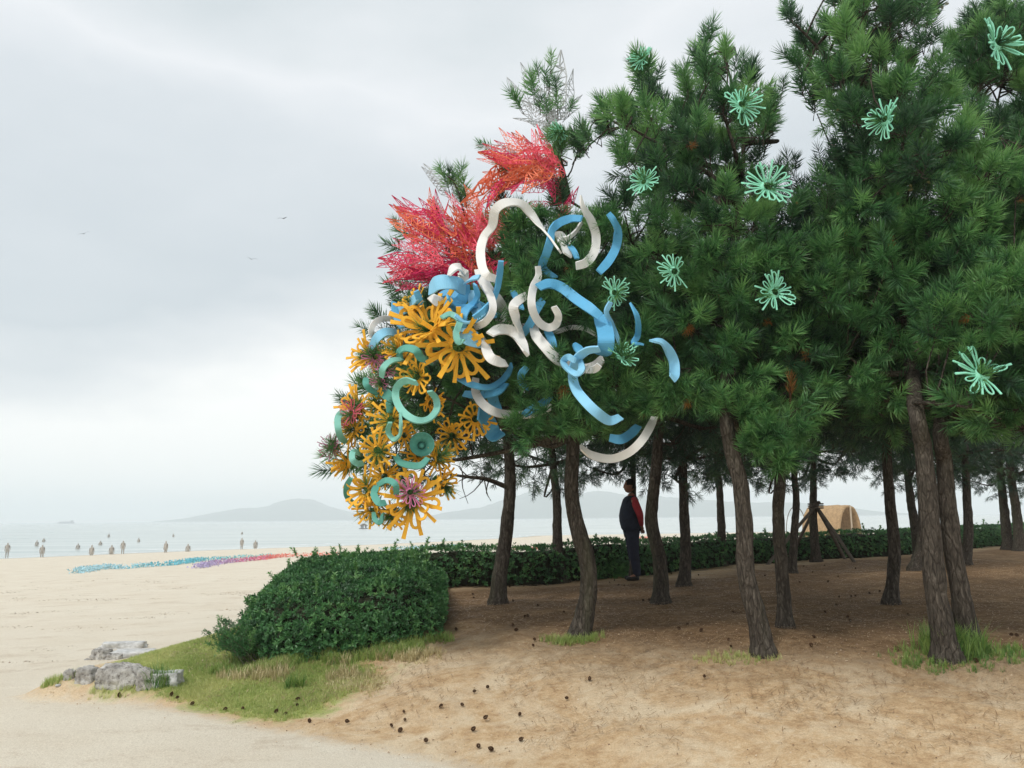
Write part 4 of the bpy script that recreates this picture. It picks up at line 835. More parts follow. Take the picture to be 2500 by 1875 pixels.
YF = [((991, 745), 96, (.15, -1, -.35), .30, 7.62, 'largest yellow foam flower, petals hanging straight down beside a white spoon-shaped ribbon'),
      ((930, 712), 98, (-.35, -1, .35), .45, 7.66, 'big spiky yellow flower whose rays shoot up over the blue ribbons'),
      ((798, 770), 58, (-.5, -1, .1), .35, 7.9, 'yellow flower with pink flower in it, uppermost at the outer rim'),
      ((903, 815), 52, (-.45, -1, .05), .35, 7.6, 'yellow flower above the big aqua hoop'),
      ((773, 878), 56, (-.55, -.9, .35), .35, 7.9, 'yellow flower with a crimson flower on it at the outer rim'),
      ((846, 908), 56, (-.15, -1, .1), .25, 7.6, 'yellow flower between the aqua hoop and the small aqua ring'),
      ((815, 973), 52, (.05, -1, .1), .25, 7.6, 'yellow flower full face below the small aqua ring'),
      ((1026, 905), 50, (.2, -1, -.1), .25, 8.1, 'yellow flower under the blue ribbon, farthest in towards the trunk'),
      ((978, 940), 46, (-.2, -1, -.3), .35, 8.1, 'drooping yellow flower beside the one farthest in towards the trunk'),
      ((926, 870), 44, (.9, -.5, -.3), .5, 7.85, 'edge-on yellow flower seen through the big aqua hoop'),
      ((765, 928), 48, (-.6, -.8, -.1), .4, 7.9, 'yellow flower next to the long pale aqua strip at the rim'),
      ((752, 1000), 50, (-.9, -.45, -.2), .5, 8.0, 'edge-on yellow flower by the plum flower sticking out'),
      ((893, 1080), 80, (.15, -1, -.15), .30, 7.55, 'big lowest yellow flower with the magenta flower at its centre'),
      ((790, 1060), 54, (-.4, -1, .1), .4, 7.7, 'yellow flower beside the dark teal hook near the bottom'),
      ((946, 990), 44, (.7, -.8, .1), .4, 7.9, 'yellow flower right below the green bowl'),
      ((953, 1043), 44, (.8, -.6, -.3), .4, 7.9, 'yellow flower on the shaded inner side near the bottom'),
      ((831, 1030), 44, (0, -1, .4), .4, 7.8, 'shaded yellow flower between the round face one and the bottom ones'),
      ((873, 940), 40, (.3, -1, -.1), .3, 7.8, 'half yellow flower fanning out beside the small aqua ring'),
      ((804, 1098), 46, (-.3, -1, -.3), .4, 7.7, 'yellow flower above the dark teal loop at the bottom'),
      ((848, 1112), 40, (-.1, -1, -.5), .4, 7.75, 'yellow flower at the bottom next to the biggest low one'),
      ((862, 760), 52, (-.4, -1, .2), .4, 7.75, 'yellow flower tucked under the big spiky one'),
      ((900, 665), 52, (-.5, -.8, .6), .6, 7.75, 'topmost yellow flower, pointed rays against the red lattice'),
      ((820, 868), 40, (-.2, -1, .3), .4, 7.8, 'yellow flower behind the aqua hoop edge near the small pink flower'),
      ((905, 985), 42, (.2, -1, .1), .4, 7.95, 'dim yellow flower behind the green bowl')]
for (p_, r_, n_, cu, Y, lab) in YF: flower(*p_, Y, r_, n_, M_yellow, lab, GY, 'yellow', 13 if r_ > 80 else 12, cu, .24)
for p_, r_, n_, m_, k_, Y, lab in [((811, 773), 30, (.2, -1, .1), M_pink, 'pink', 7.75, 'pink foam flower inside the uppermost rim yellow flower'), ((820, 826), 22, (-.3, -1, 0), M_pink, 'pink', 7.75, 'small pink foam flower between two yellow flowers'),
        ((760, 893), 30, (-.4, -1, .1), M_crimson, 'crimson', 7.75, 'crimson foam flower poking from needles at the rim'), ((717, 966), 27, (-.2, -1, .2), M_plum, 'plum', 7.9, 'plum foam flower sticking out alone beyond the tree tip'),
        ((886, 1063), 32, (.1, -1, 0), M_pink, 'magenta', 7.4, 'magenta foam flower at the centre of the lowest big yellow flower'), ((856, 878), 20, (.2, -1, 0), M_pink, 'pink', 7.65, 'small pink foam flower by the small aqua ring'),
        ((866, 905), 16, (.2, -1, .1), M_pink, 'pink', 7.6, 'tiny pink foam flower above the small aqua ring'), ((835, 800), 22, (.3, -1, .1), M_pink, 'pink', 7.7, 'pale pink foam flower under the aqua curl')]:
    flower(*p_, Y, r_, n_, m_, lab, 'pink and plum foam flowers on the tree tip', k_, 11, .3, .12)
for p_, r_, n_, Y, ms, lab in [((1387, 127), 30, (-.6, -.8, .3), 7.75, 0, 'mint flower at the tip of the pointed branch nearest the open sky'), ((1601, 228), 44, (.1, -1, .15), 7.35, 0, 'full round mint flower high in the leaning pine'),
        ((1914, 258), 42, (-.85, -.5, .1), 7.1, 0, 'mint flower turned edge-on high in the thick pine'), ((2152, 95), 56, (.35, -1, .15), 7.9, 0, 'big mint flower at the top of the tree by the frame edge'),
        ((1392, 394), 34, (-.6, -.8, .1), 7.4, 0, 'mint flower over the gap of sky above the ribbons'), ((1657, 404), 52, (.05, -1, .1), 7.2, 0, 'big round mint flower in full face in the leaning pine'),
        ((1457, 586), 36, (-.15, -1, -.3), 7.25, 3, 'half-open mint flower hanging level with the blue ribbon tops'), ((1672, 632), 44, (.3, -1, .1), 7.2, 1, 'mint flower below the big round one'),
        ((1326, 632), 32, (.25, -1, -.2), 7.5, 2, 'mint flower beside the long diagonal blue ribbon'), ((1340, 770), 38, (.2, -.8, .8), 7.35, 0, 'mint flower lying over the joint of the blue hoops'),
        ((2118, 808), 62, (.1, -.85, .6), 6.5, 2, 'large splayed mint flower low in the tree by the frame edge'), ((1206, 284), 26, (-.7, -.6, -.3), 8.2, 0, 'small green flower at the foot of the white lattice')]:
    flower(*p_, Y, r_, n_, M_mint, lab, 'mint foam flowers in the pine crowns', 'mint', 12, .22, .10, missing=ms)

# ------------------------------------------------------------------ ribbons
def ribbon(f_, pts, wpx, tw, m, label, Y=7.8, dy=0.14, taper=(1, 1), name='foam_ribbon', ph=None):
    """pts: centre line in crop coordinates; wpx: width in measured px; tw: twist in degrees along it (0 = flat side to the viewer)"""
    ph = rng.uniform(0, 6.28) if ph is None else ph; n = len(pts)
    wpx *= 1.0; Y -= .26
    W = np.array([P(*(f_(a, b_) if f_ else (a, b_)), Y + dy * math.sin(ph + k * 1.15)) for k, (a, b_) in enumerate(pts)])
    M_ = max(14, n * 7); pth = smooth_path(W, M_); T = np.gradient(pth, axis=0); T /= np.linalg.norm(T, axis=1)[:, None]
    s = np.linspace(0, 1, M_); tws = np.radians(np.interp(s, np.linspace(0, 1, len(tw)), tw)); hw = wpx * mpp(Y) / 2 * np.interp(s, [0, .18, .82, 1], [taper[0], 1, 1, taper[1]])
    yv = np.array([0, 1.0, 0]); side = np.cross(T, yv); ln = np.linalg.norm(side, axis=1); 
    for k in range(M_):
        if ln[k] < .3 and k: side[k] = side[k - 1]
    side /= np.linalg.norm(side, axis=1)[:, None]; nr = np.cross(side, T)
    wv = side * np.cos(tws)[:, None] + nr * np.sin(tws)[:, None]; nv = np.cross(wv, T); th = .009
    V = np.stack([pth - wv * hw[:, None] - nv * th, pth + wv * hw[:, None] - nv * th, pth + wv * hw[:, None] + nv * th, pth - wv * hw[:, None] + nv * th], 1) - pth[0]
    k = np.arange(M_ - 1)[:, None] * 4; F = np.concatenate([k + [a, (a + 1) % 4, 4 + (a + 1) % 4, 4 + a] for a in range(4)] + [np.array([[3, 2, 1, 0]]), np.array([[0, 1, 2, 3]]) + (M_ - 1) * 4])
    o = link(name, mesh_np(name, V.reshape(-1, 3), F, (m,)), None, pth[0])
    tag(o, label, 'ribbon', {M_white: 'white foam ribbons in the tree', M_blue: 'blue foam ribbons in the tree', M_sky: 'blue foam ribbons in the tree', M_teal: 'teal and aqua foam ribbons at the tree tip', M_aqua: 'teal and aqua foam ribbons at the tree tip'}[m])
    return o
RB = [
 (c3, [(400, 850), (330, 820), (285, 740), (270, 600), (305, 470), (375, 370), (405, 230), (500, 165), (630, 175), (720, 260), (800, 370), (900, 490), (985, 605)], 21, [20, 5, 0, 5, 20, 5, 0, 15, 0, 40, 70, 80, 75], M_white, 'tall white ribbon arching over the red lattice like a question mark', 7.62),
 (c3, [(1170, 100), (1195, 210), (1260, 320), (1308, 460), (1295, 600), (1225, 700), (1130, 735)], 20, [50, 20, 5, 5, 10, 25, 40], M_white, 'white hook-shaped ribbon rising to a point in the gap of sky', 7.7),
 (c3, [(785, 735), (790, 830), (745, 930), (728, 1050), (745, 1150), (800, 1245), (880, 1290), (950, 1260), (970, 1180), (930, 1100)], 18, [40, 30, 30, 35, 25, 10, 0, -10, 5, 50], M_white, 'white ribbon curling like a fish hook over a blue one', 7.55),
 (c3, [(680, 1000), (600, 1055), (565, 1110), (590, 1210), (620, 1300), (650, 1420), (675, 1530)], 21, [30, 5, 0, 30, 60, 40, 65], M_white, 'narrow twisted white ribbon hanging between the curled ones', 7.62),
 (c3, [(355, 1350), (430, 1310), (520, 1310), (590, 1350), (640, 1420), (680, 1520)], 24, [20, 0, 0, 10, 30, 60], M_white, 'short broad white ribbon curving down like a claw', 7.6),
 (c3, [(315, 1400), (320, 1480), (360, 1560), (430, 1595), (500, 1612)], 22, [60, 30, 0, 0, 20], M_white, 'white spoon-shaped ribbon above the largest yellow flower', 7.6),
 (c3, [(745, 1270), (770, 1360), (850, 1460), (940, 1560), (1050, 1630), (1180, 1665), (1290, 1640), (1370, 1570)], 23, [10, 0, 0, 10, 20, 5, 10, 20], M_white, 'wide white ribbon sweeping down to the mint flower', 7.72),
 (c3, [(840, 1335), (960, 1325), (1080, 1290), (1210, 1300), (1330, 1370)], 14, [70, 50, 40, 40, 50], M_white, 'dim greyish white ribbon behind the blue hoops', 8.0),
 (c4, [(225, 640), (225, 760), (280, 860), (380, 935), (500, 965), (640, 970), (780, 950), (900, 900)], 19, [20, 5, 5, 10, 20, 20, 20, 25], M_white, 'shaded white ribbon curving under the dark blue one', 8.05),
 (c4, [(1170, 1260), (1270, 1330), (1440, 1365), (1600, 1310), (1720, 1200), (1800, 1070), (1835, 990)], 18, [50, 15, 0, 0, 5, 15, 30], M_white, 'cream white ribbon hanging lowest under the crown, near the head of the man', 7.9),
 (c1, [(1160, 830), (1215, 755), (1280, 765), (1295, 830), (1270, 900)], 25, [70, 20, 0, 10, 60], M_white, 'white cone-shaped curl between red lattice and blue ribbon', 7.75),
 (c1, [(1430, 770), (1470, 860), (1530, 960), (1610, 1050), (1650, 1150), (1600, 1280)], 24, [10, 10, 20, 10, 0, 20], M_white, 'white ribbon running from the arch foot down behind the needles', 7.85),
 (c3, [(920, 440), (985, 470), (1030, 540), (1055, 640)], 24, [0, 0, 10, 40], M_white, 'stubby white ribbon where the thin arch end points', 7.75),
 (c1, [(690, 1215), (570, 1210), (490, 1255), (465, 1330), (500, 1390)], 13, [30, 30, 40, 40, 60], M_white, 'thin white half ring standing out at the outer rim', 7.95),
 (c1, [(1000, 1010), (1080, 1060), (1190, 1100), (1280, 1180), (1290, 1280)], 24, [20, 0, 0, 20, 10], M_white, 'white ribbon behind the spiky yellow flower', 7.9),
 (c3, [(430, 1250), (480, 1200), (530, 1240), (560, 1290), (690, 1290)], 22, [10, 0, 0, 20, 20], M_white, 'white triangular fold behind the short claw ribbon', 7.85),
 (c3, [(1180, 345), (1130, 420), (1060, 480), (1000, 490)], 10, [55, 60, 60, 40], M_white, 'thin white arc closing the blue loop near the sky gap', 7.85),
 (c3, [(1180, 310), (1080, 310), (980, 345), (915, 410), (895, 520), (860, 630), (825, 730), (860, 790), (940, 835)], 19, [10, 5, 20, 55, 40, 10, 5, 10, 40], M_blue, 'blue ribbon bent in a loop beside the white hook', 7.72),
 (c3, [(1420, 260), (1470, 330), (1505, 430), (1490, 560), (1430, 680), (1335, 790)], 20, [40, 20, 5, 0, 5, 10], M_blue, 'blue crescent ribbon standing by the sky gap', 7.66),
 (c3, [(790, 925), (890, 895), (1000, 930), (1130, 1030), (1260, 1120), (1345, 1190)], 24, [10, 10, 0, 0, 0, 10], M_blue, 'straight diagonal blue ribbon leading to the wide one', 7.55),
 (c3, [(1345, 1180), (1385, 1290), (1400, 1400), (1390, 1480), (1340, 1530)], 36, [0, 0, 0, 0, 10], M_blue, 'wide bright blue ribbon coming down onto the hoops', 7.5),
 (c4, [(1340, 375), (1225, 395), (1130, 480), (1100, 620), (1130, 740), (1215, 850), (1320, 950), (1430, 1020), (1530, 990)], 22, [60, 50, 30, 15, 0, 0, 0, 5, 30], M_sky, 'big open blue hoop hanging low over the needles', 7.4),
 (c3, [(1440, 1060), (1405, 1150), (1450, 1260), (1490, 1350), (1520, 1440)], 14, [40, 40, 30, 50, 60], M_sky, 'narrow blue ribbon alongside the wide bright one', 7.5),
 (c3, [(1620, 1070), (1675, 1180), (1690, 1290), (1680, 1370), (1650, 1430), (1720, 1440)], 14, [70, 40, 20, 20, 30, 60], M_blue, 'narrow wavy blue ribbon near the needles of the leaning pine', 7.5),
 (c3, [(1805, 1410), (1890, 1420), (1965, 1500), (2010, 1600), (2015, 1700), (2000, 1750)], 23, [70, 30, 5, 0, 0, 20], M_sky, 'blue arc farthest out over the dark trunks', 7.3),
 (c3, [(455, 690), (440, 820), (420, 940), (370, 1060), (290, 1140), (205, 1200)], 15, [10, 30, 50, 55, 55, 60], M_blue, 'long thin blue ribbon bowed below the white arch', 7.55),
 (c1, [(990, 950), (1060, 890), (1150, 880), (1240, 900), (1310, 950)], 34, [20, 5, 10, 0, 20], M_sky, 'pale blue folded ribbon under the red lattice', 7.7),
 (c1, [(1310, 900), (1300, 1000), (1230, 1080), (1130, 1080)], 26, [10, 20, 20, 50], M_blue, 'blue ribbon folded under the pale one', 7.75),
 (c1, [(1310, 890), (1370, 850), (1440, 835)], 16, [50, 40, 30], M_sky, 'short pale blue ribbon beside the foot of the white arch', 7.65),
 (c1, [(1290, 1290), (1290, 1180), (1340, 1110), (1420, 1090), (1500, 1130), (1600, 1190)], 22, [10, 20, 40, 10, 20, 30], M_blue, 'blue ribbon curled into a knot at the middle of the tangle', 7.68),
 (c1, [(1400, 960), (1390, 1060), (1430, 1160), (1460, 1240)], 26, [0, 10, 0, 10], M_sky, 'upright blue ribbon in the middle of the tangle', 7.78),
 (c1, [(1060, 1040), (1130, 985), (1220, 1000), (1250, 1070)], 20, [40, 20, 10, 40], M_blue, 'dark blue hook within the blue tangle', 7.85),
 (c1, [(670, 1060), (680, 1150), (710, 1240), (750, 1290)], 14, [40, 30, 10, 30], M_blue, 'blue strip standing upright by the outer rim needles', 7.85),
 (c1, [(700, 1140), (780, 1120), (830, 1060), (880, 1010)], 22, [10, 10, 20, 20], M_sky, 'blue curl between the outer rim and the spiky yellow flower', 7.85),
 (c1, [(460, 1480), (520, 1380), (600, 1330), (700, 1350), (760, 1420)], 20, [20, 10, 10, 20, 50], M_sky, 'arched blue ribbon over the uppermost rim flower', 7.9),
 (c1, [(1250, 1300), (1330, 1370), (1420, 1400), (1500, 1420)], 36, [10, 0, 10, 40], M_sky, 'broad pale blue ribbon next to the largest yellow flower', 7.72),
 (c4, [(70, 640), (200, 700), (340, 720), (450, 670), (520, 590), (550, 520)], 17, [40, 40, 40, 40, 40, 50], M_blue, 'dark blue ribbon sagging in the shade below the claw ribbon', 7.95),
 (c4, [(120, 780), (280, 790), (420, 760), (500, 690)], 18, [20, 20, 20, 40], M_blue, 'deep shaded blue ribbon under the sagging one', 8.1),
 (c4, [(370, 770), (390, 860), (430, 940)], 24, [10, 10, 10], M_blue, 'short dark blue strip crossing the shaded white ribbon', 8.08),
 (c4, [(660, 970), (750, 910), (850, 850), (900, 800)], 18, [20, 20, 20, 30], M_blue, 'slanting dark blue strip over the shaded white ribbon', 7.95),
 (c4, [(690, 540), (640, 600), (640, 670), (700, 730)], 16, [30, 20, 20, 40], M_blue, 'small dark blue curve peeking beside the low needles', 7.9),
 (c4, [(1430, 1175), (1530, 1190), (1620, 1140), (1690, 1070)], 20, [10, 0, 0, 30], M_blue, 'dark blue ribbon just above the cream white lowest one', 7.95),
 (c4, [(1120, 480), (1060, 450), (1015, 490), (1050, 550), (1130, 600), (1180, 560), (1170, 490)], 15, [40, 20, 30, 30, 20, 30, 50], M_sky, 'small blue curl tied onto the big open hoop', 7.45),
 (c3, [(1125, 1430), (1170, 1500), (1240, 1490)], 22, [30, 20, 50], M_blue, 'small pointed blue fold above the big open hoop', 7.6),
 (c3, [(870, 1310), (905, 1390), (930, 1470)], 18, [10, 0, 20], M_blue, 'short blue strip seen through the white curls', 7.8),
 (c3, [(830, 1040), (770, 1130), (730, 1230), (650, 1350)], 19, [20, 5, 10, 20], M_blue, 'blue ribbon crossing behind the fish hook curl', 7.75),
 (c1, [(1150, 1010), (1240, 1090), (1350, 1100), (1420, 1010), (1400, 900)], 14, [50, 30, 10, 40, 60], M_blue, 'thin blue ribbon looping between the pale folds', 7.6),
 (c1, [(1480, 900), (1540, 1010), (1560, 1130), (1500, 1230), (1400, 1290)], 17, [20, 5, 30, 50, 20], M_white, 'white ribbon arcing over the middle of the blue tangle', 7.6),
 (c1, [(1220, 1180), (1310, 1240), (1420, 1220), (1520, 1130)], 12, [50, 50, 40, 30], M_sky, 'slim pale blue ribbon slung across the tangle', 7.55),
 (c1, [(870, 960), (900, 1060), (860, 1150), (900, 1230)], 15, [20, 40, 20, 10], M_blue, 'short blue ribbon squeezed above the spiky yellow flower', 7.8),
 (c3, [(560, 960), (600, 1040), (640, 1120)], 15, [20, 30, 40], M_blue, 'short blue tail above the narrow twisted white ribbon', 7.65),
 (c3, [(1060, 540), (1110, 600), (1140, 670)], 13, [30, 20, 30], M_blue, 'short blue tail behind the stubby white ribbon', 7.75),
 (c4, [(1340, 520), (1290, 560), (1200, 560)], 16, [20, 30, 20], M_white, 'white strip end inside the big open hoop', 7.55),
 (c2, [(840, 300), (740, 280), (665, 340), (660, 440), (720, 550), (830, 620), (940, 610), (1010, 530), (1005, 440), (950, 370)], 16, [60, 45, 20, 5, 10, 25, 35, 20, 20, 40], M_aqua, 'big pale aqua hoop hung among the yellow flowers', 7.5),
 (c2, [(535, 250), (550, 170), (620, 110), (710, 95)], 14, [10, 10, 20, 30], M_aqua, 'pale aqua strip curving up beside the pink flowers', 7.65),
 (c2, [(700, 100), (690, 30), (750, 0), (830, 20), (870, 80), (970, 125)], 17, [20, 10, 20, 0, 10, 30], M_teal, 'teal looping ribbon above the aqua hoop', 7.65),
 (c2, [(200, 540), (160, 600), (160, 690), (185, 770), (230, 810)], 14, [30, 10, 10, 10, 20], M_aqua, 'long pale aqua strip outlining the rim by the crimson flower', 7.9),
 (c2, [(610, 640), (590, 720), (640, 785), (690, 750), (700, 660), (695, 560)], 11, [40, 20, 10, 50, 60, 70], M_aqua, 'small aqua ring in the middle of the yellow flowers', 7.5),
 (c2, [(350, 900), (290, 900), (285, 960), (330, 995), (380, 990)], 13, [40, 10, 0, 10, 30], M_aqua, 'short aqua curl beside the round-faced yellow flower', 7.6),
 (c2, [(270, 1120), (235, 1190), (235, 1270), (280, 1330), (350, 1362)], 12, [20, 10, 10, 10, 20], M_teal, 'dark teal hook standing out at the lower rim', 7.85),
 (c2, [(650, 920), (690, 980), (780, 1010), (870, 1010), (935, 950)], 15, [30, 20, 10, 20, 20], M_teal, 'teal ribbon slung below the green bowl', 7.6),
 (c2, [(490, 1190), (470, 1260), (510, 1330), (570, 1335)], 15, [10, 10, 10, 30], M_teal, 'teal curve clasping a yellow flower near the bottom', 7.5),
 (c2, [(500, 1180), (580, 1140), (650, 1170), (660, 1240), (620, 1210)], 13, [10, 20, 10, 20, 30], M_teal, 'broad teal fold above the magenta flower', 7.55),
 (c2, [(465, 1420), (480, 1480), (525, 1500), (545, 1430)], 10, [30, 20, 20, 40], M_teal, 'small dark teal loop dangling at the very bottom', 7.7),
 (c2, [(450, 390), (540, 380), (610, 440), (620, 560)], 24, [20, 10, 10, 30], M_teal, 'teal ribbon behind the yellow flowers, beside the aqua hoop', 7.85),
 (c2, [(400, 260), (400, 310), (440, 360), (510, 385)], 13, [20, 20, 20, 40], M_teal, 'short teal strip below the uppermost rim flower', 7.85),
 (c2, [(1370, 560), (1440, 620), (1500, 740), (1560, 770)], 36, [30, 20, 10, 40], M_blue, 'murky blue ribbon by the yellow flower farthest in', 8.2),
 (c1, [(1100, 1200), (1180, 1170), (1260, 1230), (1230, 1340), (1250, 1420), (1290, 1400)], 14, [20, 10, 20, 40, 20, 30], M_aqua, 'aqua curl lying on top of the largest yellow flower', 7.4),
]
for f_, pts, wp, tw, m, lab, Y in RB: ribbon(f_, pts, wp, tw, m, lab, Y, taper=(.8, .8) if 'point' not in lab else (.15, .9))
# the green bowl
n_ = 24; V = [(0, 0, 0)]; F = []
for k, (r_, z) in enumerate(((.35, .06), (.7, .2), (.95, .42), (1.0, .55), (1.04, .52), (.98, .36), (.7, .12), (.3, -.03))):
    V += [(r_ * math.cos(a), r_ * math.sin(a), z) for a in np.linspace(0, 6.2832, n_, endpoint=False)]
F4 = [(1 + k * n_ + a, 1 + k * n_ + (a + 1) % n_, 1 + (k + 1) * n_ + (a + 1) % n_, 1 + (k + 1) * n_ + a) for k in range(7) for a in range(n_)]
F3 = [(0, 1 + a, 1 + (a + 1) % n_) for a in range(n_)]; c = P(*c2(880, 840), 7.65); o = link('foam_bowl', mesh_np('foam_bowl', V, [np.array(F4), np.array(F3)], (M_teal,), True), None, c); o.scale = (26 * mpp(7.65),) * 3
o.rotation_euler = (rad(82), 0, rad(10)); tag(o, 'dark green round foam bowl facing out among the yellow flowers', 'bowl')

# ------------------------------------------------------------------ lattice bursts
def lattice_leaf(L_, W_, seed, m, rs=.0048, name='lattice_leaf'):
    """a pointed leaf cut from a sheet as a net of thin triangles, slightly cupped"""
    r = np.random.default_rng(seed); n = int(5 + L_ * 6); A = []; Bp = []; bend = r.uniform(-.25, .25); cup = r.uniform(.05, .3)
    for k in range(n + 1):
        t_ = k / n; w_ = W_ * math.sin(math.pi * min(1, (t_ * .82 + .10))) ** 1.1 * (1 - t_ * .45) * (1 + r.normal(0, .14)); x = t_ * L_; z = bend * t_ * t_ * L_
        A.append((x, w_, z + cup * w_)); Bp.append((x + L_ / n * .5, -w_, z + cup * w_))
    mid = [((a[0] + b_[0]) / 2 + r.normal(0, .01), r.normal(0, W_ * .12), a[2] - cup * W_ * .4) for a, b_ in zip(A, Bp)]
    A[-1] = Bp[-1] = mid[-1] = (L_ * 1.12, 0, bend * L_ * 1.1); pts = np.array(A + Bp + mid); E = set(); m1 = n + 1
    for k in range(n):
        E |= {(k, k + 1), (m1 + k, m1 + k + 1), (2 * m1 + k, 2 * m1 + k + 1), (k, 2 * m1 + k), (m1 + k, 2 * m1 + k), (k + 1, 2 * m1 + k), (m1 + k, 2 * m1 + k + 1)}
    V = []; F = []
    for a, b_ in E:
        p, q = pts[a], pts[b_]; d = q - p; l = np.linalg.norm(d)
        if l < 1e-4: continue
        d /= l; u = np.cross(d, [0, 0, 1.0]); u /= np.linalg.norm(u) + 1e-9; v = np.cross(d, u); s = len(V)
        for e in (p, q):
            for a_ in (0, 2.094, 4.189): V.append(e + (u * math.cos(a_) + v * math.sin(a_)) * rs)
        F += [(s, s + 1, s + 4, s + 3), (s + 1, s + 2, s + 5, s + 4), (s + 2, s, s + 3, s + 5)]
    return mesh_np(name, V, np.array(F), (m,))
LAT = {k: [lattice_leaf(*d, s, m) for s, d in enumerate(((.62, .10), (.52, .085), (.70, .09), (.45, .075)))] for k, m in (('o', M_latO), ('r', M_latR), ('c', M_latC), ('w', M_latW))}
def burst(label, centre, leaves, Y):
    c = P(*centre, Y); root = empty('lattice_burst', c, label, 'lattice sculpture', 'foam lattice bursts on the branch tips')
    for (bx, by, tx, ty, kk, dY0, dY1) in leaves:
        b0 = P(bx, by, Y + dY0); t0 = P(tx, ty, Y + dY1); d = t0 - b0; l = np.linalg.norm(d); d /= l; me_ = LAT[kk][rng.integers(0, 4)]; ml = max(v.co.x for v in me_.vertices)
        z = np.array([rng.normal(0, .5), -1, rng.normal(0, .5)]); z -= d * (z @ d); z /= np.linalg.norm(z); y = np.cross(z, d); o = link('lattice_leaf', me_, root)
        s = l / ml; o.matrix_local = Matrix.Translation(b0 - c) @ Matrix(np.column_stack([d, y, z]).tolist()).to_4x4() @ Matrix.Diagonal((s, s * rng.uniform(.9, 1.25), s, 1))
    return c
def fan(base, cen, rx, ry, n, keys, probs, tipa, ln, jit=.35):
    o = []
    for _ in range(n):
        bx = cen[0] + rng.uniform(-1, 1) * rx; by = cen[1] + rng.uniform(-1, 1) * ry; a = math.atan2(by - base[1], bx - base[0]) + rng.normal(0, jit); l = rng.uniform(*ln)
        o.append((bx - math.cos(a) * l * .5, by - math.sin(a) * l * .5, bx + math.cos(a) * l * .5, by + math.sin(a) * l * .5, str(rng.choice(keys, p=probs)), rng.uniform(-.15, .35), rng.uniform(-.3, .25)))
    return o
up = fan((1215, 370), (1120, 362), 58, 50, 46, ['o', 'r', 'c'], [.62, .33, .05], 0, (60, 120)) + [(1130, 350, 1078, 272, 'o', 0, -.1), (1150, 345, 1098, 278, 'r', 0, 0), (1165, 350, 1145, 274, 'r', 0, 0), (1120, 335, 1033, 299, 'w', .1, 0),
      (1100, 360, 1029, 337, 'o', 0, 0), (1110, 400, 1052, 405, 'r', 0, .1), (1180, 370, 1200, 440, 'c', 0, 0), (1185, 350, 1205, 460, 'c', .1, 0), (1190, 380, 1215, 430, 'c', 0, 0), (1165, 370, 1215, 400, 'c', .1, 0), (1200, 490, 1250, 402, 'c', .1, -.05),
      (1205, 490, 1240, 412, 'c', .1, 0), (1130, 445, 1215, 440, 'c', 0, .1), (1190, 340, 1180, 400, 'r', .1, -.1), (1195, 360, 1170, 300, 'r', 0, -.1)]
burst('orange and coral lattice burst high under the white one, crimson tail', (1190, 380), up, 8.1)
lo_ = fan((1080, 600), (960, 520), 80, 62, 56, ['o', 'r', 'c'], [.26, .46, .28], 0, (70, 140)) + fan((1090, 590), (930, 590), 70, 28, 26, ['r', 'c'], [.35, .65], 0, (60, 120), .25) + fan((1100, 540), (1060, 490), 45, 40, 26, ['o', 'r'], [.5, .5], 0, (55, 105)) + fan((1000, 620), (1010, 590), 50, 25, 22, ['c', 'r'], [.75, .25], 0, (50, 100)) + [
      (935, 500, 925, 405, 'o', 0, -.1), (945, 510, 935, 415, 'r', 0, 0), (900, 510, 849, 440, 'r', .1, 0), (905, 520, 842, 468, 'o', 0, 0), (900, 540, 846, 530, 'r', 0, 0), (910, 560, 838, 577, 'r', 0, 0), (910, 590, 840, 596, 'c', 0, 0), (940, 610, 850, 615, 'c', 0, 0),
      (1035, 460, 1002, 398, 'o', 0, -.05), (1040, 470, 1012, 402, 'o', 0, 0), (1000, 470, 965, 410, 'r', .1, 0), (960, 470, 940, 425, 'w', .1, 0), (1060, 445, 1055, 405, 'w', .2, .1), (900, 490, 870, 455, 'w', .1, .1), (980, 500, 955, 470, 'w', -.1, -.1)]
burst('big coral red lattice burst spreading to the sea above the ribbons', (1040, 560), lo_, 8.15)
burst('white lattice burst crowning the tree top with tall spikes', (1190, 275), [(1150, 262, 1097, 158, 'w', 0, 0), (1165, 240, 1122, 130, 'w', .1, 0), (1195, 265, 1212, 108, 'w', 0, -.05), (1205, 262, 1252, 190, 'w', 0, .05), (1200, 262, 1148, 175, 'w', -.1, 0), (1200, 270, 1118, 215, 'w', -.1, .1),
      (1195, 275, 1108, 245, 'w', 0, .1), (1205, 265, 1175, 165, 'w', 0, 0), (1215, 260, 1235, 150, 'w', .1, 0), (1190, 278, 1130, 262, 'w', 0, .15), (1200, 265, 1165, 205, 'w', -.15, -.1), (1215, 265, 1250, 225, 'w', .05, .1), (1210, 355, 1225, 310, 'w', .1, .1)], 8.45)
burst('pair of thin white lattice blades around a lone dark pine tip', (985, 420), [(975, 430, 912, 348, 'w', 0, 0), (968, 420, 910, 360, 'w', .1, .1), (990, 430, 965, 350, 'w', 0, 0), (990, 435, 985, 375, 'w', -.1, 0)], 8.5)
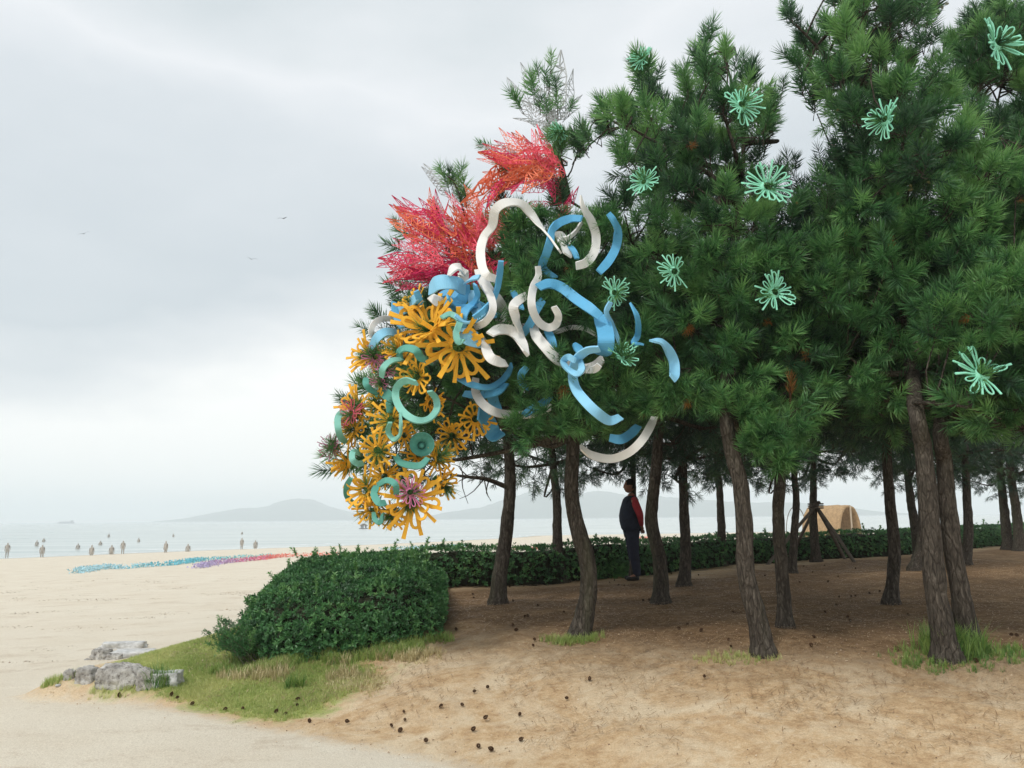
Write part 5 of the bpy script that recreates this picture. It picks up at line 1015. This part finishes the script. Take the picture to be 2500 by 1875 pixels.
EXTRA_A += [(P(x, y, 8.35) + rng.normal(0, .03, 3), np.array([dx, rng.normal(0, .2), dz])) for x, y, dx, dz in [(960, 385, -.3, 1), (970, 400, -.2, 1), (985, 415, -.2, 1), (990, 395, 0, 1), (1000, 440, -.1, 1), (975, 420, -.3, 1), (1000, 430, 0, 1), (1010, 455, -.1, 1),
     (880, 490, -.7, .6), (900, 510, -.7, .6), (915, 530, -.7, .6), (885, 540, -.9, .4), (905, 560, -.7, .4), (920, 585, -.8, .3), (940, 470, -.4, .8), (955, 495, -.4, .8), (965, 520, -.4, .8), (1000, 560, -.5, .5), (960, 570, -.6, .4), (880, 640, -.8, .4), (925, 600, -.7, .3), (1000, 600, -.5, .3),
     (1080, 325, -.8, .5), (1095, 380, -.8, .3), (1120, 370, -.6, .4), (1110, 400, -.9, 0), (1150, 185, -.2, 1), (1160, 210, -.2, 1), (1190, 180, .1, 1), (1200, 200, 0, 1), (1120, 220, -.5, .9), (1135, 240, -.5, .8), (1170, 240, -.1, 1), (1180, 260, 0, 1), (1210, 240, 0, 1), (1222, 250, .3, .9), (1165, 170, -.1, 1), (1195, 165, .1, 1),
     (820, 690, -.7, .6), (838, 700, -.6, .6), (812, 712, -.8, .3), (845, 745, -.5, .2), (735, 985, -.9, .2), (745, 1000, -.9, -.1), (775, 875, -.7, .3), (760, 870, -.8, .4)]]
polyl = [(845, 640), (1060, 600), (1075, 560), (1010, 545), (930, 560), (880, 600)]
for (a, b_) in [((1205, 480), (1040, 560)), ((1040, 560), (900, 520)), ((1040, 560), (905, 595)), ((1040, 560), (990, 420)), ((1215, 400), (1110, 370)), ((1040, 560), (950, 470))]: pass
def side_branch(pl, Y0, Y1, r0=.02):
    pth = smooth_path([P(x, y, Y0 + (Y1 - Y0) * k / (len(pl) - 1)) for k, (x, y) in enumerate(pl)], 12); V, F = tube(pth - tA[2], np.linspace(r0, .006, 12), 6); return V, F
sb = Bag()
for pl in ([(1225, 620), (1130, 600), (1040, 560), (960, 520), (890, 480)], [(1100, 590), (1000, 600), (930, 590), (880, 590)], [(1060, 570), (1010, 480), (985, 400), (965, 380)], [(1215, 420), (1160, 380), (1090, 365)], [(1215, 420), (1240, 440), (1290, 470)], [(1225, 760), (1100, 740), (960, 760), (850, 740)],
           [(1235, 900), (1080, 880), (940, 900), (800, 930), (740, 985)], [(1080, 880), (960, 980), (880, 1060)], [(1060, 570), (960, 480), (940, 440)]):
    V, F = side_branch(pl, 8.45, 8.2); sb.add(V, F)
link('branches', sb.mesh('branches', (M_bark,), True), tA[0])
grow_crown('a', tA[0], tA[1], clA, 7, .13, extra=EXTRA_A + TUFT_A, limb_n=14, tmean=.40)

# ------------------------------------------------------------------ people
def skin(name, J, E, root, mats, sub=2, parent=None):
    """J: {name: (x, y, z, radius or (rx, ry))}; E: edges between joint names"""
    ks = list(J); me = bpy.data.meshes.new(name); me.from_pydata([J[k][:3] for k in ks], [(ks.index(a), ks.index(b_)) for a, b_ in E], []); o = bpy.data.objects.new(name, me); COL.objects.link(o)
    o.modifiers.new('skin', 'SKIN'); s = o.modifiers.new('sub', 'SUBSURF'); s.levels = s.render_levels = sub
    if not me.skin_vertices: me.skin_vertices.new(name='')
    for k, sv in zip(ks, me.skin_vertices[0].data):
        r = J[k][3]; sv.radius = (r, r) if not isinstance(r, tuple) else r; sv.use_root = (k == root)
    bpy.context.view_layer.update(); dg = bpy.context.evaluated_depsgraph_get(); m2 = bpy.data.meshes.new_from_object(o.evaluated_get(dg)); m2.name = name
    bpy.data.objects.remove(o); m2.materials.clear()
    for m in mats: m2.materials.append(m)
    for f in m2.polygons: f.use_smooth = True
    return m2
mf = G(1368, 1253); man = empty('person', mf, 'man in navy vest and red shirt standing among the pines, hands clasped behind his back', 'person')
man.rotation_euler = (0, 0, rad(4))
# he faces -X
J = {'pel': (0.0, 0, .93, .115), 'sp': (-.03, 0, 1.12, .125), 'ch': (-.015, 0, 1.32, .125), 'nb': (.025, 0, 1.46, .06), 'nt': (.0, 0, 1.54, .064),
     'hl': (0.0, -.09, .88, .085), 'kl': (.0, -.10, .49, .055), 'al': (.05, -.10, .10, .04), 'tl': (-.10, -.12, .035, .035), 'hr': (0.0, .09, .88, .085), 'kr': (.02, .10, .49, .055), 'ar': (.07, .10, .10, .04), 'tr': (-.08, .12, .035, .035),
     'sl': (.02, -.17, 1.40, .058), 'el': (.11, -.235, 1.14, .042), 'wl': (.165, -.09, .93, .028), 'pl': (.195, -.03, .885, .03), 'sr': (.02, .17, 1.40, .058), 'er': (.12, .22, 1.14, .042), 'wr': (.17, .08, .92, .028), 'pr': (.19, .01, .87, .03)}
E = [('pel', 'sp'), ('sp', 'ch'), ('ch', 'nb'), ('nb', 'nt'), ('pel', 'hl'), ('hl', 'kl'), ('kl', 'al'), ('al', 'tl'), ('pel', 'hr'), ('hr', 'kr'), ('kr', 'ar'), ('ar', 'tr'), ('ch', 'sl'), ('sl', 'el'), ('el', 'wl'), ('wl', 'pl'), ('ch', 'sr'), ('sr', 'er'), ('er', 'wr'), ('wr', 'pr')]
body = skin('body', J, E, 'pel', (M_skin,))
# head with nose, brow, chin; fingers: separate chains rooted in the palms, all joined to the body mesh
import bmesh
bm = bmesh.new(); bm.from_mesh(body)
hb_ = bmesh.new(); bmesh.ops.create_uvsphere(hb_, u_segments=28, v_segments=20, radius=1)
for v in hb_.verts:
    x, y, z = v.co; X = x * .098; Yh = y * .076; Z = z * .118
    if z < -.1: X = X * (1 - .12 * (-z)) - .012 * (-z); Yh *= 1 - .28 * (-z)
    if x < -.55:
        d = math.exp(-((z + .12) / .16) ** 2 - (y / .16) ** 2); X -= .018 * d                     # nose
        X -= .007 * math.exp(-((z + .45) / .09) ** 2 - (y / .3) ** 2)                                # lips
        X -= .010 * math.exp(-((z + .78) / .14) ** 2 - (y / .35) ** 2)                               # chin
        X -= .007 * math.exp(-((z - .16) / .09) ** 2)                                                # brow
        X += .010 * (math.exp(-((z - .02) / .08) ** 2 - ((abs(y) - .38) / .16) ** 2))                  # eye sockets
    if abs(y) > .86 and abs(z + .05) < .28 and -.1 < x < .35: Yh += .014 * math.copysign(1, y)       # ears
    v.co = (X - .018, Yh, Z + 1.645)
me_h = bpy.data.meshes.new('h'); hb_.to_mesh(me_h); bm.from_mesh(me_h)
for s, hand in ((-1, (.195, -.03, .885)), (1, (.19, .01, .87))):
    for f in range(5):
        a = (f - 2) * .016; bx, by, bz = hand
        if f == 4: JJ = {'a': (bx, by, bz + .01, .010), 'b': (bx - .03, by - s * .02, bz - .01, .010), 'c': (bx - .035, by - s * .045, bz - .03, .008)}
        else: JJ = {'a': (bx + a * .6, by, bz - .01, .010), 'b': (bx + .02 + a, by - s * .035, bz - .035 + abs(a) * .3, .009), 'c': (bx + .012 + a, by - s * .06, bz - .055 + f * .004, .008), 'd': (bx - .005 + a, by - s * .068, bz - .06, .007)}
        fm = skin('f', JJ, [(p, q) for p, q in zip(list(JJ), list(JJ)[1:])], 'a', (M_skin,), 1); bm.from_mesh(fm)
bm.to_mesh(body); bm.free()
for f in body.polygons: f.use_smooth = True
link('body', body, man)
sh_ = skin('shirt', {'w': (-.02, 0, 1.02, .13), 'sp': (-.035, 0, 1.14, .142), 'ch': (-.015, 0, 1.32, .140), 'nb': (.02, 0, 1.445, .075), 'nk': (.0, 0, 1.515, .070), 'sl': (.02, -.175, 1.395, .082), 'el': (.11, -.24, 1.14, .066), 'wl': (.162, -.10, .94, .040), 'sr': (.02, .175, 1.395, .072), 'er': (.12, .225, 1.14, .056), 'wr': (.168, .09, .93, .040)},
           [('w', 'sp'), ('sp', 'ch'), ('ch', 'nb'), ('nb', 'nk'), ('ch', 'sl'), ('sl', 'el'), ('el', 'wl'), ('ch', 'sr'), ('sr', 'er'), ('er', 'wr')], 'sp', (M_shirt,)); link('shirt', sh_, man)
def loft(rings, n=24, m=None, name='x', gap=0):
    V = []; 
    for cx, cy, z, rx, ry in rings: V += [(cx + rx * math.cos(a), cy + ry * math.sin(a), z + .006 * math.sin(a * 5)) for a in np.linspace(0, 6.2832, n, endpoint=False)]
    F = [(k * n + a, k * n + (a + 1) % n, (k + 1) * n + (a + 1) % n, (k + 1) * n + a) for k in range(len(rings) - 1) for a in range(n)]
    return mesh_np(name, V, np.array(F), (m,), True)
link('vest', loft([(-.005, 0, .86, .150, .195), (-.02, 0, .90, .165, .205), (-.035, 0, 1.02, .178, .21), (-.04, 0, 1.12, .178, .208), (-.03, 0, 1.24, .165, .200), (-.012, 0, 1.34, .150, .188), (.0, 0, 1.41, .138, .175), (.008, 0, 1.45, .110, .13), (.018, 0, 1.475, .075, .08)], 24, M_vest, 'vest'), man)
for s in (-1, 1):
    V, F = tube(smooth_path([(-.10, s * .12, 1.30), (-.09, s * .145, 1.38), (-.02, s * .15, 1.45), (.06, s * .14, 1.43), (.10, s * .13, 1.33)], 10), .022, 8); link('vest_strap', mesh_np('vest_strap', V, F, (M_vest,), True), man)
tr_ = skin('trousers', {'p': (.0, 0, .93, .135), 'hl': (.0, -.085, .84, .125), 'kl': (.005, -.10, .49, .098), 'al': (.05, -.10, .13, .078), 'bl': (.05, -.10, .06, .066), 'hr': (.0, .085, .84, .125), 'kr': (.02, .10, .49, .098), 'ar': (.07, .10, .13, .078), 'br': (.07, .10, .06, .066)},
           [('p', 'hl'), ('hl', 'kl'), ('kl', 'al'), ('al', 'bl'), ('p', 'hr'), ('hr', 'kr'), ('kr', 'ar'), ('ar', 'br')], 'p', (M_trous,)); link('trousers', tr_, man)
for s, dx in ((-1, 0), (1, .02)):
    sm = skin('shoe', {'h': (.085 + dx, s * .10, .045, .045), 'm': (.0 + dx, s * .105, .045, .05), 't': (-.10 + dx, s * .115, .035, .042), 'e': (-.16 + dx, s * .12, .028, .028)}, [('h', 'm'), ('m', 't'), ('t', 'e')], 'm', (M_shoe,)); link('shoe', sm, man)
hh = bmesh.new(); bmesh.ops.create_uvsphere(hh, u_segments=24, v_segments=16, radius=1)
for v in list(hh.verts):
    x, y, z = v.co; n_ = 1 + .03 * noise.noise(v.co * 6); v.co = ((x * .108 * n_) - .004, y * .086 * n_, z * .118 + 1.668)
bmesh.ops.delete(hh, geom=[f for f in hh.faces if (f.calc_center_median().x < -.075 and f.calc_center_median().z < 1.735) or f.calc_center_median().z < 1.60 or (f.calc_center_median().x < .02 and f.calc_center_median().z < 1.67)], context='FACES')
bmesh.ops.solidify(hh, geom=hh.faces[:], thickness=.008)
mh = bpy.data.meshes.new('hair'); hh.to_mesh(mh); hh.free(); mh.materials.append(M_hair)
for f in mh.polygons: f.use_smooth = True
link('hair', mh, man)

# bathers' statues in and at the water
SJ = {'pel': (0, 0, .95, .13), 'sp': (0, 0, 1.15, .13), 'ch': (0, 0, 1.35, .15), 'n': (0, 0, 1.52, .065), 'h': (0, 0, 1.66, .10), 'ht': (0, 0, 1.76, .075), 'hl': (-.10, 0, .85, .095), 'kl': (-.11, 0, .48, .07), 'al': (-.11, 0, .06, .05), 'tl': (-.12, -.14, .03, .04),
      'hr': (.10, 0, .85, .095), 'kr': (.11, 0, .48, .07), 'ar': (.11, 0, .06, .05), 'tr': (.12, -.14, .03, .04), 'sl': (-.19, 0, 1.42, .07), 'el': (-.25, .02, 1.12, .05), 'wl': (-.24, -.03, .86, .04), 'fl': (-.235, -.04, .76, .04), 'sr': (.19, 0, 1.42, .07), 'er': (.25, .02, 1.12, .05), 'wr': (.24, -.03, .86, .04), 'fr': (.235, -.04, .76, .04)}
SE = [('pel', 'sp'), ('sp', 'ch'), ('ch', 'n'), ('n', 'h'), ('h', 'ht'), ('pel', 'hl'), ('hl', 'kl'), ('kl', 'al'), ('al', 'tl'), ('pel', 'hr'), ('hr', 'kr'), ('kr', 'ar'), ('ar', 'tr'), ('ch', 'sl'), ('sl', 'el'), ('el', 'wl'), ('wl', 'fl'), ('ch', 'sr'), ('sr', 'er'), ('er', 'wr'), ('wr', 'fr')]
stm = skin('statue', SJ, SE, 'pel', (M_statue,), 1)
ST = [(40, 298, 400, 'stone figure at the water edge, outermost of all at the frame edge'), (250, 312, 398, 'standing stone figure below the pair of busts in the water'), (548, 322, 388, 'stone figure standing where the sand dips, between two sunken busts and a short one'),
      (668, 320, 380, 'short stone figure on the wet sand beside the tallest pale one'), (735, 288, 378, 'tallest pale stone figure standing full length in the middle of the row'), (993, 300, 372, 'stone figure with a reddish patch on its chest'), (1127, 315, 365, 'stout legless looking figure sunk at the waterline'),
      (1450, 270, 347, 'pale full-length figure with another one right behind its head'), (1532, 290, 345, 'thin figure last in the row, nearest the hedge'), (220, 290, 328, 'bust in the water, lower of a pair'), (262, 277, 303, 'bust in the water, upper of a pair'), (467, 308, 345, 'broad grey bust sunk to the waist in the shallows'),
      (602, 292, 322, 'dark bust in the water above the standing short figure'), (652, 250, 275, 'farthest out small dark bust in the sea'), (832, 275, 304, 'dark bust alone in the sea past the tallest figure'), (1040, 250, 272, 'tiny thin bust far out beyond the figure with the red patch'), (1452, 238, 258, 'tiny figure far out directly behind the pale full-length one')]
for x, yt, yb, lab in ST:
    px, pb = c7(x, yb); d = ray(px, pb); Y = (SEA_Z - CAM[2]) / d[2] * d[1]; Y = min(Y, 400); c = CAM + d * (Y / d[1]); hgt = (yb - yt) / 2.458 / FPX * Y; z = max(SEA_Z, float(g(c[0], c[1])))
    o = link('statue', stm, None, (c[0], c[1], z - max(0, 1.84 - hgt))); o.rotation_euler = (0, 0, rng.uniform(-.7, .7)); o.scale = (.92,) * 3 if hgt > 1.5 else (1, 1, 1)
    if hgt > 1.9: o.scale = (hgt / 1.84,) * 3
    tag(o, lab, 'statue', 'stone figures standing in the shallow sea')
# far bather by a pole
pp = G(*c6(1277, 334), 60, 300); pe = empty('person', pp, 'distant person in a pink top and dark trousers on the far sand', 'person')
link('body', stm, pe).scale = (.88,) * 3
link('top', loft([(0, 0, .85, .24, .17), (0, 0, 1.1, .26, .18), (0, 0, 1.3, .27, .18), (0, 0, 1.42, .18, .12)], 12, M_pinks, 'top'), pe)
link('trousers', skin('trousers', {'p': (0, 0, .85, .13), 'l': (-.1, 0, .7, .11), 'l2': (-.1, 0, .08, .09), 'r': (.1, 0, .7, .11), 'r2': (.1, 0, .08, .09)}, [('p', 'l'), ('l', 'l2'), ('p', 'r'), ('r', 'r2')], 'p', (M_trous,), 1), pe)
pq = G(*c6(1850, 322), 60, 300); o = link('person', stm, None, pq); o.scale = (.55,) * 3; o.data = stm.copy(); o.data.materials.clear(); o.data.materials.append(M_trous); tag(o, 'tiny dark figure on the far sand close to the man', 'person')
q0 = G(*c6(1312, 335), 60, 300); ne = empty('net_post', q0, 'tall thin pole with a faint yellow net by the far person', 'net post')
V, F = tube([(0, 0, -.3), (0, 0, 2.9)], .055, 8); link('pole', mesh_np('pole', V, F, (M_palewood,)), ne)
V, F = tube([(6.3, 0, -.3), (6.3, 0, 2.5)], .04, 8); link('pole', mesh_np('pole', V, F, (M_net,)), ne)
nb_ = Bag()
for k in range(22): V, F = tube([(.1 + k * .29, 0, 1.2), (.1 + k * .29, 0, 2.3)], .011, 3); nb_.add(V, F)
for k in range(7): V, F = tube([(.05, 0, 1.2 + k * .18), (6.3, 0, 1.2 + k * .18)], .011, 3); nb_.add(V, F)
link('net', nb_.mesh('net', (M_net,)), ne)

# raft hut and ship
d = ray(*c7(2182, 224)); Y = (SEA_Z - CAM[2]) / d[2] * d[1]; c = CAM + d * (Y / d[1]); rf = empty('raft_hut', (c[0], c[1], SEA_Z), 'small roofed hut floating on a raft far out on the sea', 'hut')
def box(b, x0, x1, y0, y1, z0, z1):
    b.add([(x, y, z) for x in (x0, x1) for y in (y0, y1) for z in (z0, z1)], [(0, 1, 3, 2), (4, 6, 7, 5), (0, 4, 5, 1), (2, 3, 7, 6), (0, 2, 6, 4), (1, 5, 7, 3)])
k_ = Y / 320 * 1.15; b = Bag(); box(b, -1.3 * k_, 1.3 * k_, -1, 1, -.1, .25); link('raft', b.mesh('raft', (M_wood,)), rf); b = Bag(); box(b, -.9 * k_, -.1 * k_, -.7, .7, .25, 1.1 * k_); box(b, .5 * k_, .9 * k_, -.7, .7, .25, 1.1 * k_); link('wall', b.mesh('wall', (M_ship,)), rf)
b = Bag(); b.add([(-1.4 * k_, -1, 1.05 * k_), (1.4 * k_, -1, 1.05 * k_), (1.4 * k_, 1, 1.05 * k_), (-1.4 * k_, 1, 1.05 * k_), (-.3 * k_, 0, 1.75 * k_), (.3 * k_, 0, 1.75 * k_)], [(0, 1, 5, 4), (2, 3, 4, 5), (3, 2, 1, 0)]); b.add([(-1.4 * k_, -1, 1.05 * k_), (-1.4 * k_, 1, 1.05 * k_), (-.3 * k_, 0, 1.75 * k_)], [(0, 2, 1)]); b.add([(1.4 * k_, -1, 1.05 * k_), (1.4 * k_, 1, 1.05 * k_), (.3 * k_, 0, 1.75 * k_)], [(0, 1, 2)]); link('roof', b.mesh('roof', (M_wood,)), rf)
c = P(143, 1126, 1900); shp = empty('ship', (c[0], 1900, SEA_Z), 'hazy cargo ship on the horizon', 'ship'); b = Bag()
b.add([(-17, -3, 0), (17, -3, 0), (19, 0, 3.2), (-19, 0, 3.2), (17, 3, 0), (-17, 3, 0), (18, -3, 3.2), (-18.5, -3, 3.2), (18, 3, 3.2), (-18.5, 3, 3.2)], [(0, 1, 6, 7), (4, 5, 9, 8), (7, 6, 8, 9), (1, 4, 8, 6), (5, 0, 7, 9)]); link('hull', b.mesh('hull', (M_ship,)), shp)
b = Bag(); box(b, 11, 15.5, -2, 2, 3.2, 7.2); box(b, -14, 9, -2, 2, 3.2, 4.8); link('superstructure', b.mesh('superstructure', (M_ship,)), shp)
# gulls
for a, b_, Y, lab in ((543, 560, 60, 'dark gull gliding over the sea above the cloud break'), (181, 505, 90, 'distant bird high over the open sea'), (612, 472, 90, 'faint bird near the red lattice')):
    c = P(a, b_, Y); w_ = .30 if Y == 60 else .45; V = [(0, -.2, 0), (0, .25, 0), (.05, 0, .04), (w_, .05, .16), (w_ * 1.9, -.05, .05), (w_, -.08, .15), (-.05, 0, .04), (-w_, .05, .10), (-w_ * 1.8, -.08, -.08), (-w_, -.08, .10), (0, 0, -.06)]
    F = np.array([(1, 2, 3), (2, 3, 5), (0, 2, 5), (3, 4, 5), (1, 6, 7), (6, 7, 9), (0, 6, 9), (7, 8, 9), (0, 10, 2), (0, 10, 6), (1, 10, 2), (1, 10, 6)]); o = link('gull', mesh_np('gull', V, F, (M_trous,)), None, c); o.rotation_euler = (rng.uniform(.2, .5), rng.uniform(-.3, .3), rng.uniform(-.4, .4)); tag(o, lab, 'bird')

# ------------------------------------------------------------------ straw hut, props, beach pinwheels
hc = G(1790, 1150, 40, 120); hc = P(1797, 1150, 72); hc[2] = float(g(hc[0], hc[1])); hut = empty('straw_hut', hc, 'arched straw hut open at one end on the beach beyond the hedge', 'hut'); hut.rotation_euler = (0, 0, rad(36))
HW, HH, HL = 1.5, 2.75, 3.6; V = []; n_ = 26; m_ = 16
for k in range(m_):
    y = HL * (k / (m_ - 1) - .5)
    for j_ in range(n_):
        a = math.pi * j_ / (n_ - 1); rr = 1 + .03 * noise.noise(Vector((a * 5, y * 2, 0))); V.append((HW * math.cos(a) * rr, y, HH * math.sin(a) ** .8 * rr))
F = np.array([(k * n_ + j_, k * n_ + j_ + 1, (k + 1) * n_ + j_ + 1, (k + 1) * n_ + j_) for k in range(m_ - 1) for j_ in range(n_ - 1)])
th_ = link('thatch', mesh_np('thatch', V, F, (M_thatch,), True), hut); sm_ = th_.modifiers.new('thick', 'SOLIDIFY'); sm_.thickness = .16
b = Bag()
for _ in range(1400):
    a = rng.uniform(.1, 3.04); y = rng.uniform(-HL / 2, HL / 2); p = np.array([HW * math.cos(a), y, HH * math.sin(a) ** .8]); t_ = np.array([-math.sin(a), rng.normal(0, .3), math.cos(a) * 1.4]); t_ *= -np.sign(t_[2] + 1e-6) / np.linalg.norm(t_); o_ = np.array([math.cos(a), 0, math.sin(a)])
    b.add([p + o_ * .02, p + o_ * .02 + [0, .05, 0], p + t_ * .5 + o_ * .10], [(0, 1, 2)], rng.random())
link('straw', b.mesh('straw', (M_dry,)), hut)['kind'] = 'stuff'
for k in range(3):
    V, F = tube([(HW * 1.03 * math.cos(a), -HL / 2 + .5 + k * 2.4, HH * 1.04 * math.sin(a) ** .8) for a in np.linspace(.02, 3.12, 20)], .035, 6); link('rope', mesh_np('rope', V, F, (M_wood,)), hut)
V, F = tube([(.1, -HL / 2 - .05, -.2), (.1, -HL / 2 - .05, HH * 1.02)], .07, 8); link('post', mesh_np('post', V, F, (M_palewood,)), hut)
V, F = tube([(HW * .7 * math.cos(a), HL / 2 - .5, HH * .93 * math.sin(a)) for a in np.linspace(0, 3.14, 20)], .05, 6); link('rib', mesh_np('rib', V, F, (M_wood,)), hut)
b = Bag(); box(b, -.95, -.15, -HL / 2 - .2, -HL / 2 + .7, .78, .83); link('table_top', b.mesh('table_top', (M_white,)), hut)
for x in (-.9, -.2): V, F = tube([(x, -HL / 2 + .2, 0), (x, -HL / 2 + .2, .78)], .03, 6); link('table_leg', mesh_np('table_leg', V, F, (M_white,)), hut)
tp_ = [t for t in TREES if t[0]['label'].startswith('pine held up')][0]; top = P(1762, 1093, tp_[0].location[1])
pr = empty('tree_prop', tp_[0].location, 'weathered wooden pole tripod tied round a pine to hold it up', 'tree prop')
for (a, b_) in ((1655, 1219), (1848, 1214), (1722, 1178), (1846, 1206)):
    f_ = G(a, b_); 
    if a == 1722: f_ = np.array([top[0] - .45, top[1] + .9, float(g(top[0] - .45, top[1] + .9))])
    if a == 1846: f_ = np.array([top[0] + .85, top[1] + .5, float(g(top[0] + .85, top[1] + .5))])
    dr = f_ - top; V, F = tube(smooth_path([top - dr * .07 + [0, -.02, 0], (top + f_) / 2, f_ - [0, 0, .05]], 8) - np.array(tp_[0].location), .042, 8, .1, a); link('pole', mesh_np('pole', V, F, (M_wood,), True), pr)
for k in range(3): V, F = tube([top + np.array([.17 * math.cos(a), .17 * math.sin(a), .05 * k - .05]) - np.array(tp_[0].location) for a in np.linspace(0, 6.3, 16)], .02, 6); link('rope', mesh_np('rope', V, F, (M_wood,), True), pr)
def pinwheels(name, pts, wpx, cols, lab, dens=1.0):
    W = np.array([G(*c7(a, b_)) for a, b_ in pts]); L_ = np.linalg.norm(np.diff(W, axis=0), axis=1).sum(); n = int(L_ * 95 * dens); pth = smooth_path(W, 200); V = []; Fm = []; mi = []
    for k in range(n):
        u = rng.random(); c = pth[int(u * 199)] + np.array([rng.normal(0, .22), rng.normal(0, wpx), 0]); c[2] = float(g(c[0], c[1])) + rng.uniform(0.0, .24); a = rng.normal(size=3); a /= np.linalg.norm(a); b_ = np.cross(a, rng.normal(size=3)); b_ /= np.linalg.norm(b_); s = rng.uniform(.05, .12); q = len(V)
        V += [c, c + a * s, c + (a + b_) * s * .6, c + b_ * s]; Fm.append((q, q + 1, q + 2, q + 3)); mi.append(min(len(cols) - 1, max(0, int(u * len(cols) + rng.normal(0, .35)))))
    tag(link(name, mesh_np(name, V, np.array(Fm), cols, mi=mi)), lab, None, None, 'stuff')
cb = [plain('paper_' + n_, c_, .7) for n_, c_ in (('pale_blue', (.42, .66, .74)), ('aqua', (.20, .56, .66)), ('cyan', (.14, .50, .62)), ('sea_green', (.26, .56, .56)))]
cp = [plain('paper_' + n_, c_, .7) for n_, c_ in (('lilac', (.46, .40, .62)), ('violet', (.46, .30, .50)), ('rose', (.66, .20, .32)), ('coral', (.80, .22, .18)), ('salmon', (.85, .32, .24)))]
pinwheels('paper_pinwheels', [(470, 492), (560, 474), (640, 464), (720, 466), (860, 456), (1000, 446), (1130, 430), (1200, 418), (1380, 408), (1560, 398), (1640, 392)], .26, [cb[0], cb[0], cb[1], cb[2], cb[1], cb[3]], 'long winding strip of pale blue and aqua paper pinwheels on the beach')
pinwheels('paper_pinwheels', [(1190, 462), (1300, 438), (1450, 422), (1560, 412), (1640, 400), (1750, 392), (1880, 388), (2050, 384)], .27, cp, 'strip of pinwheels turning from lilac through rose to coral')
pinwheels('paper_pinwheels', [(2290, 342 + 10), (2450, 345), (2600, 338), (2720, 332), (2800, 330)], .5, [cb[0], cb[2], cb[1]], 'blue paper pinwheels seen just above the hedge', .8)
pinwheels('paper_pinwheels', [(3110, 352), (3160, 350), (3260, 350)], .5, [cp[4], cp[3]], 'orange pinwheels showing between two trunks above the hedge', .8)
pinwheels('paper_pinwheels', [(3810, 285), (3880, 282), (3960, 283)], .5, [cp[4], cp[3]], 'coral pinwheels beside the hands of the man', .8)
